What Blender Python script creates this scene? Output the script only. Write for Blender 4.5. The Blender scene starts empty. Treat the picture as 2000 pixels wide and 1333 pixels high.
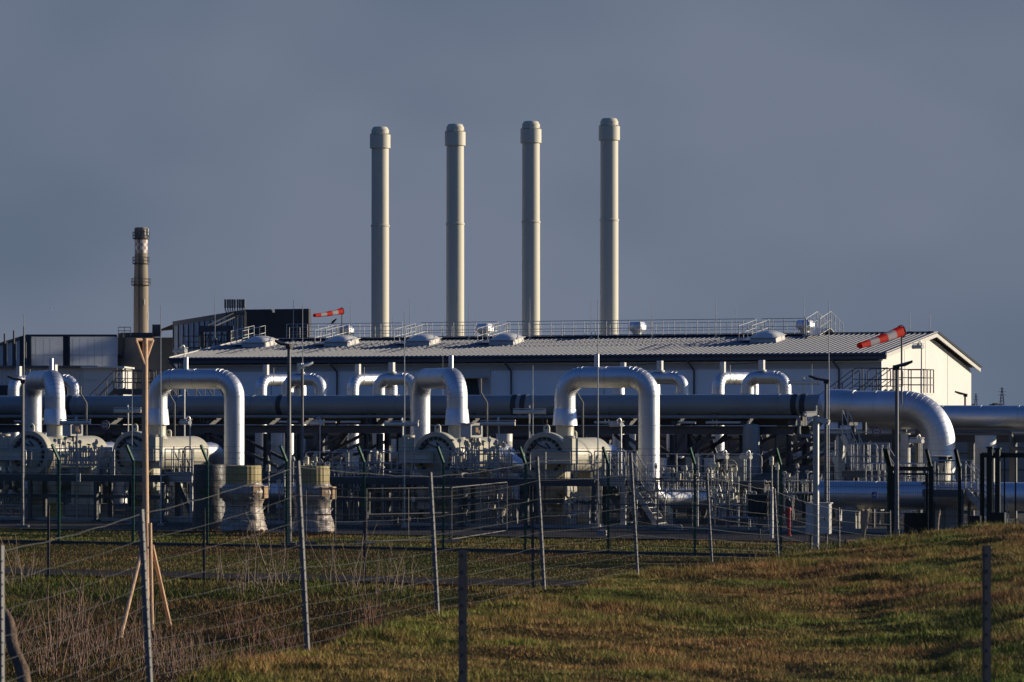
import bpy, math, random
import numpy as np
from mathutils import Vector, Matrix, noise
R = math.radians
random.seed(7); rng = np.random.default_rng(7)
sc = bpy.context.scene
col = sc.collection
# ---------------------------------------------------------------- camera numbers
F = 6500.0; H = 803.0; CZ = 4.24; TAN = 0.43
TH = math.atan(TAN); CT = math.cos(TH); ST = math.sin(TH)
U = Vector((CT, -ST, 0)); V = Vector((ST, CT, 0)); Z = Vector((0, 0, 1)); ZERO = Vector((0, 0, 0))
def at(px, py, D): return Vector(((px-1000)/F*D, D, CZ-(py-H)/F*D))
def rowD(px, w): return w/(1+TAN*(px-1000)/F)
def rowpt(px, w, z=0.0):
    D = rowD(px, w); return Vector(((px-1000)/F*D, D, z))
def rz_of(py, px, w): return CZ-(py-H)/F*rowD(px, w)
def loc_a(o, px, b=0.0):
    k = (px-1000)/F
    return (k*(o.y+b*V.y)-o.x-b*V.x)/(U.x-k*U.y)
# ---------------------------------------------------------------- materials
MATS = {}
def mat(name, c, rough=.6, metal=0., var=.12, scale=2.5, bump=0., bscale=25., c2=None, stretch=None, spec=None):
    m = bpy.data.materials.new(name); m.use_nodes = True; nt = m.node_tree; n = nt.nodes; L = nt.links
    b = n['Principled BSDF']
    b.inputs['Roughness'].default_value = rough; b.inputs['Metallic'].default_value = metal
    if spec is not None: b.inputs['Specular IOR Level'].default_value = spec
    tc = n.new('ShaderNodeTexCoord'); src = tc.outputs['Object']
    if stretch:
        mp = n.new('ShaderNodeMapping'); mp.inputs['Scale'].default_value = stretch
        L.new(src, mp.inputs[0]); src = mp.outputs[0]
    nz = n.new('ShaderNodeTexNoise'); nz.inputs['Scale'].default_value = scale; nz.inputs['Detail'].default_value = 6
    nz.inputs['Roughness'].default_value = .65
    L.new(src, nz.inputs['Vector'])
    cr = n.new('ShaderNodeValToRGB'); e = cr.color_ramp.elements
    a = [min(1, x*(1-var)) for x in c]; d = [min(1, x*(1+var)) for x in (c2 or c)]
    e[0].position = .32; e[1].position = .68
    e[0].color = (*a, 1); e[1].color = (*d, 1)
    L.new(nz.outputs['Fac'], cr.inputs[0]); L.new(cr.outputs[0], b.inputs['Base Color'])
    mr = n.new('ShaderNodeMapRange'); mr.inputs['To Min'].default_value = max(.03, rough-.08); mr.inputs['To Max'].default_value = min(1, rough+.08)
    L.new(nz.outputs['Fac'], mr.inputs['Value']); L.new(mr.outputs[0], b.inputs['Roughness'])
    if bump:
        n2 = n.new('ShaderNodeTexNoise'); n2.inputs['Scale'].default_value = bscale; n2.inputs['Detail'].default_value = 4
        L.new(src, n2.inputs['Vector'])
        bp = n.new('ShaderNodeBump'); bp.inputs['Strength'].default_value = bump; bp.inputs['Distance'].default_value = .05
        L.new(n2.outputs['Fac'], bp.inputs['Height']); L.new(bp.outputs[0], b.inputs['Normal'])
    MATS[name] = m
    return m
M = {}
M['alu'] = mat('aluminium_cladding', (.58, .595, .62), .5, 1., .10, .9, .035, 4.)
M['alu2'] = mat('aluminium_cladding_dull', (.70, .71, .72), .46, .9, .08, 2.5, .04, 8.)
M['seam'] = mat('cladding_seam', (.50, .50, .51), .4, 1., .05)
M['cream'] = mat('cream_paint', (.43, .41, .325), .45, 0, .07, 1.5)
M['lug'] = mat('cream_steel', (.56, .53, .42), .5, 0, .08)
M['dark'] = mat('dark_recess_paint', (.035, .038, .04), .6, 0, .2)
M['header'] = mat('grey_pipe_paint', (.19, .22, .235), .4, 0, .08, .7)
M['strap'] = mat('black_rubber_strap', (.03, .035, .04), .7, 0, .1)
M['steel'] = mat('galvanised_steel', (.42, .43, .43), .45, .7, .12, 6)
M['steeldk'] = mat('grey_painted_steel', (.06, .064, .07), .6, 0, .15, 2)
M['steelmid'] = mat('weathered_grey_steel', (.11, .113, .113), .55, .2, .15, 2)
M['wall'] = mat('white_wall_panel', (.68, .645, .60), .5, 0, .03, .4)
M['wallf'] = mat('white_wall_panel_shade_tint', (.83, .87, .90), .4, 0, .04, .3)  # copy of the hall's white paint, brighter blue shade put into the colour
M['roof'] = mat('ribbed_roof_sheet', (.125, .137, .162), .6, .0, .06, .6)
M['fascia'] = mat('slate_blue_fascia', (.075, .085, .115), .45, 0, .08)
M['trim'] = mat('pale_trim', (.5, .49, .46), .5, 0, .05)
M['stack'] = mat('beige_stack_paint', (.56, .535, .43), .6, 0, .05, .6, stretch=(1, 1, .15))
M['concrete'] = mat('pale_concrete', (.34, .325, .29), .85, 0, .15, 3, .2, 30)
M['concdk'] = mat('stained_concrete', (.17, .155, .14), .9, 0, .35, .25, .3, 4, stretch=(1, 1, .4))
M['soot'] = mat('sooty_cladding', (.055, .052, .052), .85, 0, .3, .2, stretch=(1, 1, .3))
M['brick'] = mat('chimney_concrete', (.31, .25, .185), .85, 0, .18, .3, .2, 3, stretch=(1, 1, .25))
M['paintw'] = mat('chimney_white', (.72, .70, .68), .7, 0, .1)
M['paintr'] = mat('chimney_faded_red', (.42, .28, .24), .75, 0, .12)
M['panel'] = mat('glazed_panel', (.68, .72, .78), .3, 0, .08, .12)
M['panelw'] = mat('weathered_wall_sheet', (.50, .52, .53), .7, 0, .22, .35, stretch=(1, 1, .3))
M['lowwall'] = mat('pale_render', (.60, .585, .55), .8, 0, .08, .4)
M['glass'] = mat('dark_blue_glass', (.02, .03, .06), .15, 0, .1)
M['green'] = mat('green_fence_paint', (.012, .085, .058), .42, 0, .12, 8)
M['greenwire'] = mat('green_wire', (.012, .04, .032), .5, 0, .1)
M['gate'] = mat('black_green_gate_paint', (.008, .018, .016), .45, 0, .1)
M['wire'] = mat('old_fence_wire', (.10, .10, .095), .65, .1, .15, 10)
M['postmetal'] = mat('old_metal_post', (.15, .147, .145), .6, 0, .2, 9)
M['postdk'] = mat('dark_metal_post', (.07, .068, .075), .55, .3, .2, 9)
M['wood'] = mat('pale_pine', (.60, .39, .235), .75, 0, .22, 5, .3, 30, stretch=(6, 6, .8))
M['wooddk'] = mat('brown_board', (.12, .055, .03), .8, 0, .25, 5, .3, 30)
M['bark'] = mat('old_grey_bark', (.13, .085, .055), .9, 0, .35, 8, .5, 25, stretch=(3, 3, .7))
M['torn'] = mat('torn_wood', (.40, .30, .20), .85, 0, .3, 10, .5, 30, stretch=(5, 5, .6))
M['red'] = mat('windsock_red', (.80, .045, .02), .75, 0, .08, 6, .2, 12)
M['white'] = mat('windsock_white', (.62, .60, .60), .75, 0, .06, 6, .2, 12)
M['redpaint'] = mat('red_paint', (.50, .02, .02), .45, 0, .1)
M['signred'] = mat('sign_red', (.28, .02, .025), .5, 0, .05)
M['signwhite'] = mat('sign_white', (.5, .49, .46), .5, 0, .04)
M['black'] = mat('black_lettering', (.01, .01, .01), .6, 0, .05)
M['bluesign'] = mat('sign_blue', (.015, .06, .28), .5, 0, .05)
M['whitebox'] = mat('white_enclosure', (.60, .59, .55), .5, 0, .05)
M['lamp'] = mat('lamp_housing', (.58, .57, .53), .45, 0, .05)
M['lampdk'] = mat('dark_lamp_head', (.05, .05, .055), .45, .2, .1)
M['drum'] = mat('olive_ribbed_sheet', (.36, .29, .13), .55, 0, .12, 4)
M['film'] = mat('wrapping_film', (.32, .275, .24), .45, 0, .30, 5, .5, 9)
M['filmdk'] = mat('dark_wrapping_film', (.07, .07, .07), .5, 0, .3, 4, .4, 9)
M['cardboard'] = mat('cardboard', (.36, .24, .14), .85, 0, .12, 4)
M['pallet'] = mat('pallet_wood', (.42, .26, .14), .8, 0, .2, 6)
M['greenband'] = mat('green_band', (.02, .20, .12), .5, 0, .05)
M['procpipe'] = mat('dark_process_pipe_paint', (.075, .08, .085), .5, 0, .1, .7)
M['asphalt'] = mat('asphalt', (.055, .052, .052), .9, 0, .22, .8, .3, 60, spec=.1)
M['pad'] = mat('concrete_yard', (.09, .086, .08), .9, 0, .22, .5, .3, 30, spec=.1)
M['gravel'] = mat('dark_gravel', (.05, .046, .044), .95, 0, .5, 9, .8, 40, spec=.03)
M['twig'] = mat('dry_twig', (.20, .125, .085), .85, 0, .35, 6)
M['twigred'] = mat('reddish_twig', (.17, .085, .058), .85, 0, .3, 6)
M['twigpale'] = mat('pale_dry_stalk', (.22, .17, .12), .85, 0, .25, 6)
M['foliage'] = mat('far_foliage', (.05, .055, .035), .95, 0, .3, .05)
M['bird'] = mat('white_feather', (.7, .7, .7), .7, 0, .05)
M['crow'] = mat('black_feather', (.012, .012, .014), .7, 0, .05)
M['yellow'] = mat('yellow_pail', (.5, .42, .12), .55, 0, .1)
# ground material: grass sward with brown thatch patches by position
def ground_mat():
    m = bpy.data.materials.new('grass_ground'); m.use_nodes = True; nt = m.node_tree; n = nt.nodes; L = nt.links
    b = n['Principled BSDF']; b.inputs['Roughness'].default_value = .95; b.inputs['Specular IOR Level'].default_value = .05
    tc = n.new('ShaderNodeTexCoord')
    n1 = n.new('ShaderNodeTexNoise'); n1.inputs['Scale'].default_value = .55; n1.inputs['Detail'].default_value = 8; n1.inputs['Roughness'].default_value = .7
    n2 = n.new('ShaderNodeTexNoise'); n2.inputs['Scale'].default_value = 9; n2.inputs['Detail'].default_value = 6
    for q in (n1, n2): L.new(tc.outputs['Object'], q.inputs['Vector'])
    r1 = n.new('ShaderNodeValToRGB'); e = r1.color_ramp.elements
    e[0].position = .40; e[0].color = (.085, .055, .022, 1); e[1].position = .62; e[1].color = (.065, .075, .018, 1)
    L.new(n1.outputs['Fac'], r1.inputs[0])
    mx = n.new('ShaderNodeMix'); mx.data_type = 'RGBA'; mx.blend_type = 'MULTIPLY'; mx.inputs['Factor'].default_value = .8
    r2 = n.new('ShaderNodeValToRGB'); e = r2.color_ramp.elements
    e[0].position = .3; e[0].color = (.35, .35, .35, 1); e[1].position = .75; e[1].color = (1.4, 1.35, 1.2, 1)
    L.new(n2.outputs['Fac'], r2.inputs[0]); L.new(r1.outputs[0], mx.inputs[6]); L.new(r2.outputs[0], mx.inputs[7])
    L.new(mx.outputs[2], b.inputs['Base Color'])
    bp = n.new('ShaderNodeBump'); bp.inputs['Strength'].default_value = .8; bp.inputs['Distance'].default_value = .08
    L.new(n2.outputs['Fac'], bp.inputs['Height']); L.new(bp.outputs[0], b.inputs['Normal'])
    return m
def cloth(m, tr):
    nt = m.node_tree; n = nt.nodes; L = nt.links; b = n['Principled BSDF']; out = n['Material Output']
    t = n.new('ShaderNodeBsdfTranslucent'); L.new(b.inputs['Base Color'].links[0].from_socket, t.inputs['Color'])
    x = n.new('ShaderNodeMixShader'); x.inputs[0].default_value = tr; L.new(b.outputs[0], x.inputs[1]); L.new(t.outputs[0], x.inputs[2]); L.new(x.outputs[0], out.inputs['Surface'])
for q, w in (('red', .6), ('white', .6), ('panel', .62)): cloth(M[q], w)
M['ground'] = ground_mat()
def blade_mat():
    m = bpy.data.materials.new('grass_blades'); m.use_nodes = True; nt = m.node_tree; n = nt.nodes; L = nt.links
    b = n['Principled BSDF']; b.inputs['Roughness'].default_value = .7; b.inputs['Specular IOR Level'].default_value = .2
    a = n.new('ShaderNodeAttribute'); a.attribute_name = 'tint'; L.new(a.outputs['Color'], b.inputs['Base Color'])
    return m
M['blade'] = blade_mat()
# ---------------------------------------------------------------- mesh builder
class MB:
    def __init__(s, *mats): s.v = []; s.f = []; s.mi = []; s.m = 0; s.X = None
    def add(s, vs, fs):
        o = len(s.v)
        if s.X is not None: vs = [s.X @ Vector(v) for v in vs]
        s.v += [tuple(v) for v in vs]; s.f += [tuple(i+o for i in f) for f in fs]; s.mi += [s.m]*len(fs); return s
    def box(s, c, d, rz=0., M3=None):
        c = Vector(c); hx, hy, hz = d[0]/2, d[1]/2, d[2]/2
        Q = M3 if M3 is not None else Matrix.Rotation(rz, 3, 'Z')
        vs = [c+Q @ Vector((x*hx, y*hy, z*hz)) for z in (-1, 1) for x, y in ((-1, -1), (1, -1), (1, 1), (-1, 1))]
        return s.add(vs, [(3, 2, 1, 0), (4, 5, 6, 7), (0, 1, 5, 4), (1, 2, 6, 5), (2, 3, 7, 6), (3, 0, 4, 7)])
    def bar(s, a, b, w, h=None, caps=True):
        a = Vector(a); b = Vector(b); t = b-a
        if t.length < 1e-6: return s
        h = h or w; t.normalize(); up = Z if abs(t.z) < .95 else Vector((0, 1, 0))
        x = t.cross(up).normalized(); y = x.cross(t)
        vs = [p+x*(i*w/2)+y*(j*h/2) for p in (a, b) for i, j in ((-1, -1), (1, -1), (1, 1), (-1, 1))]
        fs = [(0, 1, 5, 4), (1, 2, 6, 5), (2, 3, 7, 6), (3, 0, 4, 7)]
        if caps: fs += [(3, 2, 1, 0), (4, 5, 6, 7)]
        return s.add(vs, fs)
    def tube(s, pts, r, n=10, caps=True, closed=False):
        pts = [Vector(p) for p in pts]; k = len(pts)
        rs = r if isinstance(r, (list, tuple)) else [r]*k
        tang = []
        for i in range(k):
            if closed: t = pts[(i+1) % k]-pts[i-1]
            else: t = pts[min(i+1, k-1)]-pts[max(i-1, 0)]
            tang.append(t.normalized())
        t = tang[0]; ref = Z if abs(t.z) < .9 else Vector((1, 0, 0))
        x = t.cross(ref).normalized(); vs = []
        for i in range(k):
            if i:
                x = (x-tang[i]*x.dot(tang[i]))
                x.normalize()
            y = tang[i].cross(x)
            for j in range(n):
                a = 2*math.pi*j/n; vs.append(pts[i]+(x*math.cos(a)+y*math.sin(a))*rs[i])
        fs = []
        for i in range(k if closed else k-1):
            i2 = (i+1) % k
            for j in range(n):
                j2 = (j+1) % n; fs.append((i*n+j, i*n+j2, i2*n+j2, i2*n+j))
        if caps and not closed:
            fs.append(tuple(range(n))[::-1]); fs.append(tuple((k-1)*n+j for j in range(n)))
        return s.add(vs, fs)
    def lathe(s, prof, o=(0, 0, 0), ax=(0, 0, 1), n=24, fn=None):
        o = Vector(o); ax = Vector(ax).normalized()
        ref = Vector((1, 0, 0)) if abs(ax.x) < .9 else Vector((0, 1, 0))
        x = (ref-ax*ref.dot(ax)).normalized(); y = ax.cross(x); vs = []
        for i, (r, t) in enumerate(prof):
            for j in range(n):
                a = 2*math.pi*j/n; q = r*(fn(a, i) if fn else 1)
                vs.append(o+ax*t+(x*math.cos(a)+y*math.sin(a))*q)
        fs = []
        for i in range(len(prof)-1):
            for j in range(n):
                j2 = (j+1) % n; fs.append((i*n+j, i*n+j2, (i+1)*n+j2, (i+1)*n+j))
        if prof[0][0] > 1e-4: fs.append(tuple(range(n))[::-1])
        if prof[-1][0] > 1e-4: fs.append(tuple((len(prof)-1)*n+j for j in range(n)))
        return s.add(vs, fs)
    def ring(s, c, ax, R_, r, n=20, m=6):
        c = Vector(c); ax = Vector(ax).normalized(); ref = Vector((1, 0, 0)) if abs(ax.x) < .9 else Vector((0, 1, 0))
        x = (ref-ax*ref.dot(ax)).normalized(); y = ax.cross(x)
        return s.tube([c+(x*math.cos(2*math.pi*i/n)+y*math.sin(2*math.pi*i/n))*R_ for i in range(n)], r, m, closed=True)
    def prism(s, pts, ext):
        ext = Vector(ext); a = [Vector(p) for p in pts]; k = len(a); b = [p+ext for p in a]
        return s.add(a+b, [tuple(range(k))[::-1], tuple(range(k, 2*k))]+[(i, (i+1) % k, k+(i+1) % k, k+i) for i in range(k)])
    def build(s, name, mt, parent=None, world=False, origin=None, kind=None, sharp=32):
        me = bpy.data.meshes.new(name)
        off = Vector(origin) if origin is not None else Vector((0, 0, 0))
        if world:
            p = parent
            while p is not None: off = off+p.location; p = p.parent
        vs = s.v if off.length == 0 else [(v[0]-off.x, v[1]-off.y, v[2]-off.z) for v in s.v]
        me.from_pydata(vs, [], s.f)
        ms = mt if isinstance(mt, (list, tuple)) else [mt]
        for q in ms: me.materials.append(M[q] if isinstance(q, str) else q)
        if len(ms) > 1: me.polygons.foreach_set('material_index', s.mi)
        me.polygons.foreach_set('use_smooth', [True]*len(me.polygons))
        me.update(); me.set_sharp_from_angle(angle=R(sharp))
        o = bpy.data.objects.new(name, me); col.objects.link(o)
        if parent is not None: o.parent = parent
        elif origin is not None: o.location = off
        if kind: o['kind'] = kind
        return o
def tag(o, label, cat, group=None):
    o['label'] = label; o['category'] = cat
    if group: o['group'] = group
    return o
def thing(name, label, cat, loc=(0, 0, 0), rz=0., group=None):
    o = bpy.data.objects.new(name, None); o.empty_display_size = .3; col.objects.link(o)
    o.location = loc; o.rotation_euler = (0, 0, rz)
    return tag(o, label, cat, group)
KIDS = {}
def copy_tree(o, parent=None):
    c = o.copy(); col.objects.link(c)
    if parent is not None: c.parent = parent
    for ch in [q for q in bpy.data.objects if q.parent == o]: copy_tree(ch, c)
    return c
def dup(o, loc, label, rz=None):
    c = copy_tree(o); c.location = loc; c['label'] = label
    if rz is not None: c.rotation_euler = (0, 0, rz)
    return c
def fillet(pts, rad, n=8):
    pts = [Vector(p) for p in pts]; out = [pts[0]]; seams = []
    for i in range(1, len(pts)-1):
        a, b, c = pts[i-1], pts[i], pts[i+1]; d1 = (a-b).normalized(); d2 = (c-b).normalized()
        ang = d1.angle(d2)
        if ang > 3.1: out.append(b); continue
        r = rad[i-1] if isinstance(rad, (list, tuple)) else rad
        t = r/math.tan(ang/2); ctr = b+(d1+d2).normalized()*(r/math.sin(ang/2))
        p0 = b+d1*t; p1 = b+d2*t; v0 = p0-ctr; v1 = p1-ctr; om = v0.angle(v1)
        for k in range(n+1):
            q = k/n; p = ctr+(v0*math.sin((1-q)*om)+v1*math.sin(q*om))/math.sin(om)
            seams.append(len(out)); out.append(p)
    out.append(pts[-1]); return out, seams
def clad_pipe(mb, pts, r, rad, n=8, seg=28, every=1.05, seamr=.0075):
    """round duct along a filleted path with lock-seam beads at each elbow gore and sheet joint"""
    path, seams = fillet(pts, rad, n)
    full = [path[0]]; marks = []
    for i in range(1, len(path)):
        a, b = path[i-1], path[i]; d = (b-a).length
        if d > every*1.3:
            k = int(round(d/every))
            for j in range(1, k):
                full.append(a+(b-a)*(j/k)); marks.append(len(full)-1)
        full.append(b)
        if i in seams: marks.append(len(full)-1)
    mb.m = 0; mb.tube(full, r, seg)
    mb.m = 1
    for i in marks:
        t = (full[min(i+1, len(full)-1)]-full[max(i-1, 0)]).normalized()
        mb.lathe([(r*.99, -seamr*1.4), (r+seamr, -seamr*.8), (r+seamr, seamr*.8), (r*.99, seamr*1.4)], full[i], t, seg)
    mb.m = 0
    return mb
def text_mesh(txt, size, name, mt, parent, loc, rot, depth=.003):
    cu = bpy.data.curves.new(name, 'FONT'); cu.body = txt; cu.size = size; cu.extrude = depth; cu.align_x = 'CENTER'; cu.align_y = 'CENTER'
    tmp = bpy.data.objects.new('tmp', cu); col.objects.link(tmp)
    dg = bpy.context.evaluated_depsgraph_get(); me = bpy.data.meshes.new_from_object(tmp.evaluated_get(dg))
    bpy.data.objects.remove(tmp); bpy.data.curves.remove(cu)
    me.materials.clear(); me.materials.append(M[mt]); me.name = name
    o = bpy.data.objects.new(name, me); col.objects.link(o); o.parent = parent; o.location = loc; o.rotation_euler = rot
    return o
def railing(mb, pts, h=1.0, r=.022, step=1.2, rails=(.5,), toe=False, rr=None):
    """handrail along floor points: top rail, knee rails, posts"""
    pts = [Vector(p) for p in pts]; rr = rr or r
    for i in range(len(pts)-1):
        a, b = pts[i], pts[i+1]; L = (b-a).length; k = max(1, int(round(L/step)))
        mb.tube([a+Z*h, b+Z*h], r, 6)
        for q in rails: mb.tube([a+Z*(h*q), b+Z*(h*q)], rr*.8, 5)
        for j in range(k+1):
            if j == 0 and i > 0: continue
            p = a+(b-a)*(j/k); mb.tube([p, p+Z*h], r, 6)
        if toe: mb.bar(a+Z*.07, b+Z*.07, .012, .14)
    return mb
def vnoise(x, y, s, seed=0):
    x = np.asarray(x)/s; y = np.asarray(y)/s
    xi = np.floor(x).astype(np.int64); yi = np.floor(y).astype(np.int64); fx = x-xi; fy = y-yi
    fx = fx*fx*(3-2*fx); fy = fy*fy*(3-2*fy)
    def h(a, b):
        n = (a*374761393+b*668265263+seed*982451653) & 0x7fffffff
        n = ((n ^ (n >> 13))*1274126177) & 0x7fffffff
        return ((n ^ (n >> 16)) & 0xffff)/65535.
    return (h(xi, yi)*(1-fx)+h(xi+1, yi)*fx)*(1-fy)+(h(xi, yi+1)*(1-fx)+h(xi+1, yi+1)*fx)*fy
def sstep(a, b, x):
    t = np.clip((x-a)/(b-a), 0, 1); return t*t*(3-2*t)
# ================================================================ TERRAIN
EDGE = np.array([(-7.5, 8), (-4.5, 16), (-2.82, 26), (-1.88, 30.6), (-.80, 36), (.41, 42), (1.79, 47.5), (3.9, 51), (5.6, 53), (7.1, 54), (8.5, 55), (15, 58), (40, 70), (80, 90)], float)
def edge_dist(x, y):
    best = np.full(x.shape, 1e9); sg = np.ones(x.shape)
    for (ax, ay), (bx, by) in zip(EDGE[:-1], EDGE[1:]):
        dx, dy = bx-ax, by-ay; t = np.clip(((x-ax)*dx+(y-ay)*dy)/(dx*dx+dy*dy), 0, 1)
        px = x-(ax+t*dx); py = y-(ay+t*dy); d = np.hypot(px, py)
        side = np.where(dx*py-dy*px < 0, 1., -1.)
        m = d < best-1e-9; best = np.where(m, d, best); sg = np.where(m, side, sg)
    return best*sg
def terrain(x, y):
    x = np.asarray(x, float); y = np.asarray(y, float)
    d = edge_dist(x, y); w = y+TAN*x
    wid = 4.5+16*sstep(.5, 4.5, x)
    S = np.clip(1+d/wid, 0, 1)**1.15
    top = np.interp(x, [-3, -1.88, -.8, .41, 1.79, 3.9, 5.6, 7.1, 8.5, 15], [2.12, 2.06, 2.01, 1.97, 1.90, 1.90, 2.11, 2.27, 2.38, 2.7])+.06*(vnoise(x, y, 3.1, 3)-.5)*sstep(0, 6, d)+.10*(vnoise(x, y, .95, 5)-.5)+.11*(vnoise(x, y, .42, 6)-.5)
    base = -1.0*sstep(79, 66, w)*sstep(2.5, -2.0, x)*sstep(20, 50, y+8) + .12*(vnoise(x, y, 1.6, 9)-.5)*sstep(79, 75, w)
    base = base + .05*(vnoise(x, y, 2.2, 11)-.5)*sstep(112, 108, w)
    base = base - .05*sstep(106, 109, w)
    return base*(1-S)+top*S
def tz(x, y): return float(terrain(np.array([x]), np.array([y]))[0])
def make_terrain():
    xs = np.concatenate([[-4000, -2000, -1000, -500, -250, -120, -70, -45], np.arange(-30, -8, .4), np.arange(-8, 11, .2), np.arange(11, 30.01, .4), [36, 45, 70, 120, 250, 500, 1000, 2000, 4000]])
    ys = np.concatenate([[-60, -30, -15, -5, 0, 5, 10, 14, 17], np.arange(19, 24, .35), np.arange(24, 58, .22), np.arange(58, 90, .35), np.arange(90, 125, 1.2), [130, 140, 160, 200, 260, 400, 700, 1200, 2500, 5000, 7500]])
    X, Y = np.meshgrid(xs, ys); Zt = terrain(X, Y); nx = len(xs)
    vs = np.stack([X.ravel(), Y.ravel(), Zt.ravel()], 1)
    i = np.arange(len(ys)-1)[:, None]*nx+np.arange(nx-1)[None]; i = i.ravel()
    fs = np.stack([i, i+1, i+nx+1, i+nx], 1)
    mb = MB(); mb.v = vs.tolist(); mb.f = fs.tolist(); mb.mi = [0]*len(fs)
    return mb.build('ground', 'ground', kind='structure', sharp=180)
make_terrain()
def strip(name, w0, w1, a0, a1, z, mt, wob=.0, n=60):
    mb = MB(); vs = []; fs = []
    for i in range(n+1):
        a = a0+(a1-a0)*i/n
        for j, w in enumerate((w0, w1)):
            p = Vector((0, w, 0))+U*a; q = wob*(noise.noise(Vector((a*.35, j*9.1, 0)))); p += V*q
            vs.append((p.x, p.y, z))
    for i in range(n): fs.append((2*i, 2*i+2, 2*i+3, 2*i+1))
    mb.add(vs, fs); o = mb.build(name, mt, kind='structure'); return o
strip('gravel_path', 79.9, 82.9, -45, 45, .055, 'gravel', .5, 200)
strip('access_road', 112.2, 121.2, -70, 60, .004, 'asphalt')
strip('yard_paving', 121.5, 240, -90, 70, .0, 'pad')
mb = MB(); a, b = Vector((0, 121.4, 0))-U*70, Vector((0, 121.4, 0))+U*60
mb.bar(a+Z*.03, b+Z*.03, .22, .2); mb.build('road_kerb', 'concrete', kind='structure')
# ---------------------------------------------------------------- grass blades (uncountable: one object per sward)
def blades(name, x, y, h, wd, tint, lean=.45):
    n = len(x); z = terrain(x, y)-.01
    az = rng.uniform(0, 2*np.pi, n); ca, sa = np.cos(az), np.sin(az)
    la = rng.uniform(0, 2*np.pi, n); lr = h*lean*rng.uniform(.2, 1.3, n)
    co = np.zeros((n, 3, 3), np.float32)
    co[:, 0] = np.stack([x-ca*wd/2, y-sa*wd/2, z], 1); co[:, 1] = np.stack([x+ca*wd/2, y+sa*wd/2, z], 1)
    co[:, 2] = np.stack([x+np.cos(la)*lr, y+np.sin(la)*lr, z+h], 1)
    me = bpy.data.meshes.new(name); me.vertices.add(3*n); me.vertices.foreach_set('co', co.ravel())
    me.loops.add(3*n); me.loops.foreach_set('vertex_index', np.arange(3*n, dtype=np.int32))
    me.polygons.add(n); me.polygons.foreach_set('loop_start', np.arange(0, 3*n, 3, dtype=np.int32))
    at_ = me.attributes.new('tint', 'FLOAT_COLOR', 'POINT')
    c4 = np.ones((n, 3, 4), np.float32); c4[:, :, :3] = tint[:, None, :]; at_.data.foreach_set('color', c4.ravel())
    me.materials.append(M['blade']); me.update(); me.validate()
    o = bpy.data.objects.new(name, me); col.objects.link(o); o['kind'] = 'stuff'; return o
GREEN = np.array([.095, .125, .015]); OLIVE = np.array([.18, .145, .032]); BROWN = np.array([.225, .125, .044]); STRAW = np.array([.34, .24, .10])
def tints(x, y, gb=0., sc_=1.0):
    g = vnoise(x, y, 1.1*sc_, 21)*.55+vnoise(x, y, .35*sc_, 22)*.3+vnoise(x, y, 4., 23)*.3+rng.normal(0, .10, len(x))+gb
    t = np.clip((g-.38)/.4, 0, 1)[:, None]
    c = BROWN*(1-t)+GREEN*t
    m = (np.abs(t-.5) < .25)*.6; c = c*(1-m)+OLIVE*m
    s = (rng.uniform(0, 1, len(x)) < .10)[:, None]*.6; c = c*(1-s)+STRAW*s
    return c*rng.uniform(.7, 1.25, (len(x), 1))
def fan(n, d0, d1, pmin=-60, pmax=2060, p=1.0):
    u = rng.uniform(0, 1, n); D = np.sqrt(d0*d0+(d1*d1-d0*d0)*u) if p == 1 else d0+(d1-d0)*u**p
    k = (rng.uniform(pmin, pmax, n)-1000)/F
    return k*D, D
x, y = fan(760000, 23.5, 58, p=.85)
d = edge_dist(x, y); k = d > -.6; x, y, d = x[k], y[k], d[k]
cl = vnoise(x, y, .38, 31)*.55+vnoise(x, y, 1.3, 32)*.45
h = (.03+.13*np.clip(cl-.30, 0, 1)**1.2)*rng.uniform(.6, 1.4, len(x))*np.where(x > 3.5, 1.15, 1)
wet = .16*sstep(2.0, 6.0, x)*sstep(40, 49, y)+.05*sstep(.6, -2, d-1)
o = blades('mound_grass', x, y, h, rng.uniform(.004, .009, len(x)), tints(x, y, wet-.05)*1.75*(.55+.85*vnoise(x, y, .24, 61)[:, None]), .7)
tag(o, 'short brown and green grass covering the foreground mound', 'grass')
n = 240000; a = rng.uniform(-30, 24, n); w = rng.uniform(82.5, 112.5, n); x = a*CT; y = w-a*ST
k = (np.abs(x) < .17*y); x, y, w = x[k], y[k], w[k]
gg = np.where(w > 100, .10, -.02)
o = blades('verge_grass', x, y, rng.uniform(.02, .07, len(x))+np.where(w > 101, .05, 0)*vnoise(x, y, 1.3, 5), rng.uniform(.012, .03, len(x)), tints(x, y, gg, 2.)*np.where(w > 100, 1.3, 1.05)[:, None])
tag(o, 'mown grass on the verge either side of the green mesh fence', 'grass')
n = 260000; a = rng.uniform(-22, 10, n); w = rng.uniform(48, 80.2, n); x = a*CT; y = w-a*ST
k = (np.abs(x) < .175*y) & (edge_dist(x, y) < -.4); x, y, w = x[k], y[k], w[k]
cl = vnoise(x, y, .8, 41)
bank = sstep(73, 77, w)
o = blades('ditch_grass', x, y, (.05+.22*np.clip(cl-.3, 0, 1))*rng.uniform(.5, 1.5, len(x)), rng.uniform(.010, .022, len(x)), tints(x, y, -.10+.22*bank, 1.5)*np.where(w < 73, .8, 1.15)[:, None], .8)
tag(o, 'rough tufted grass on the ditch bank below the gravel path', 'grass')
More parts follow.
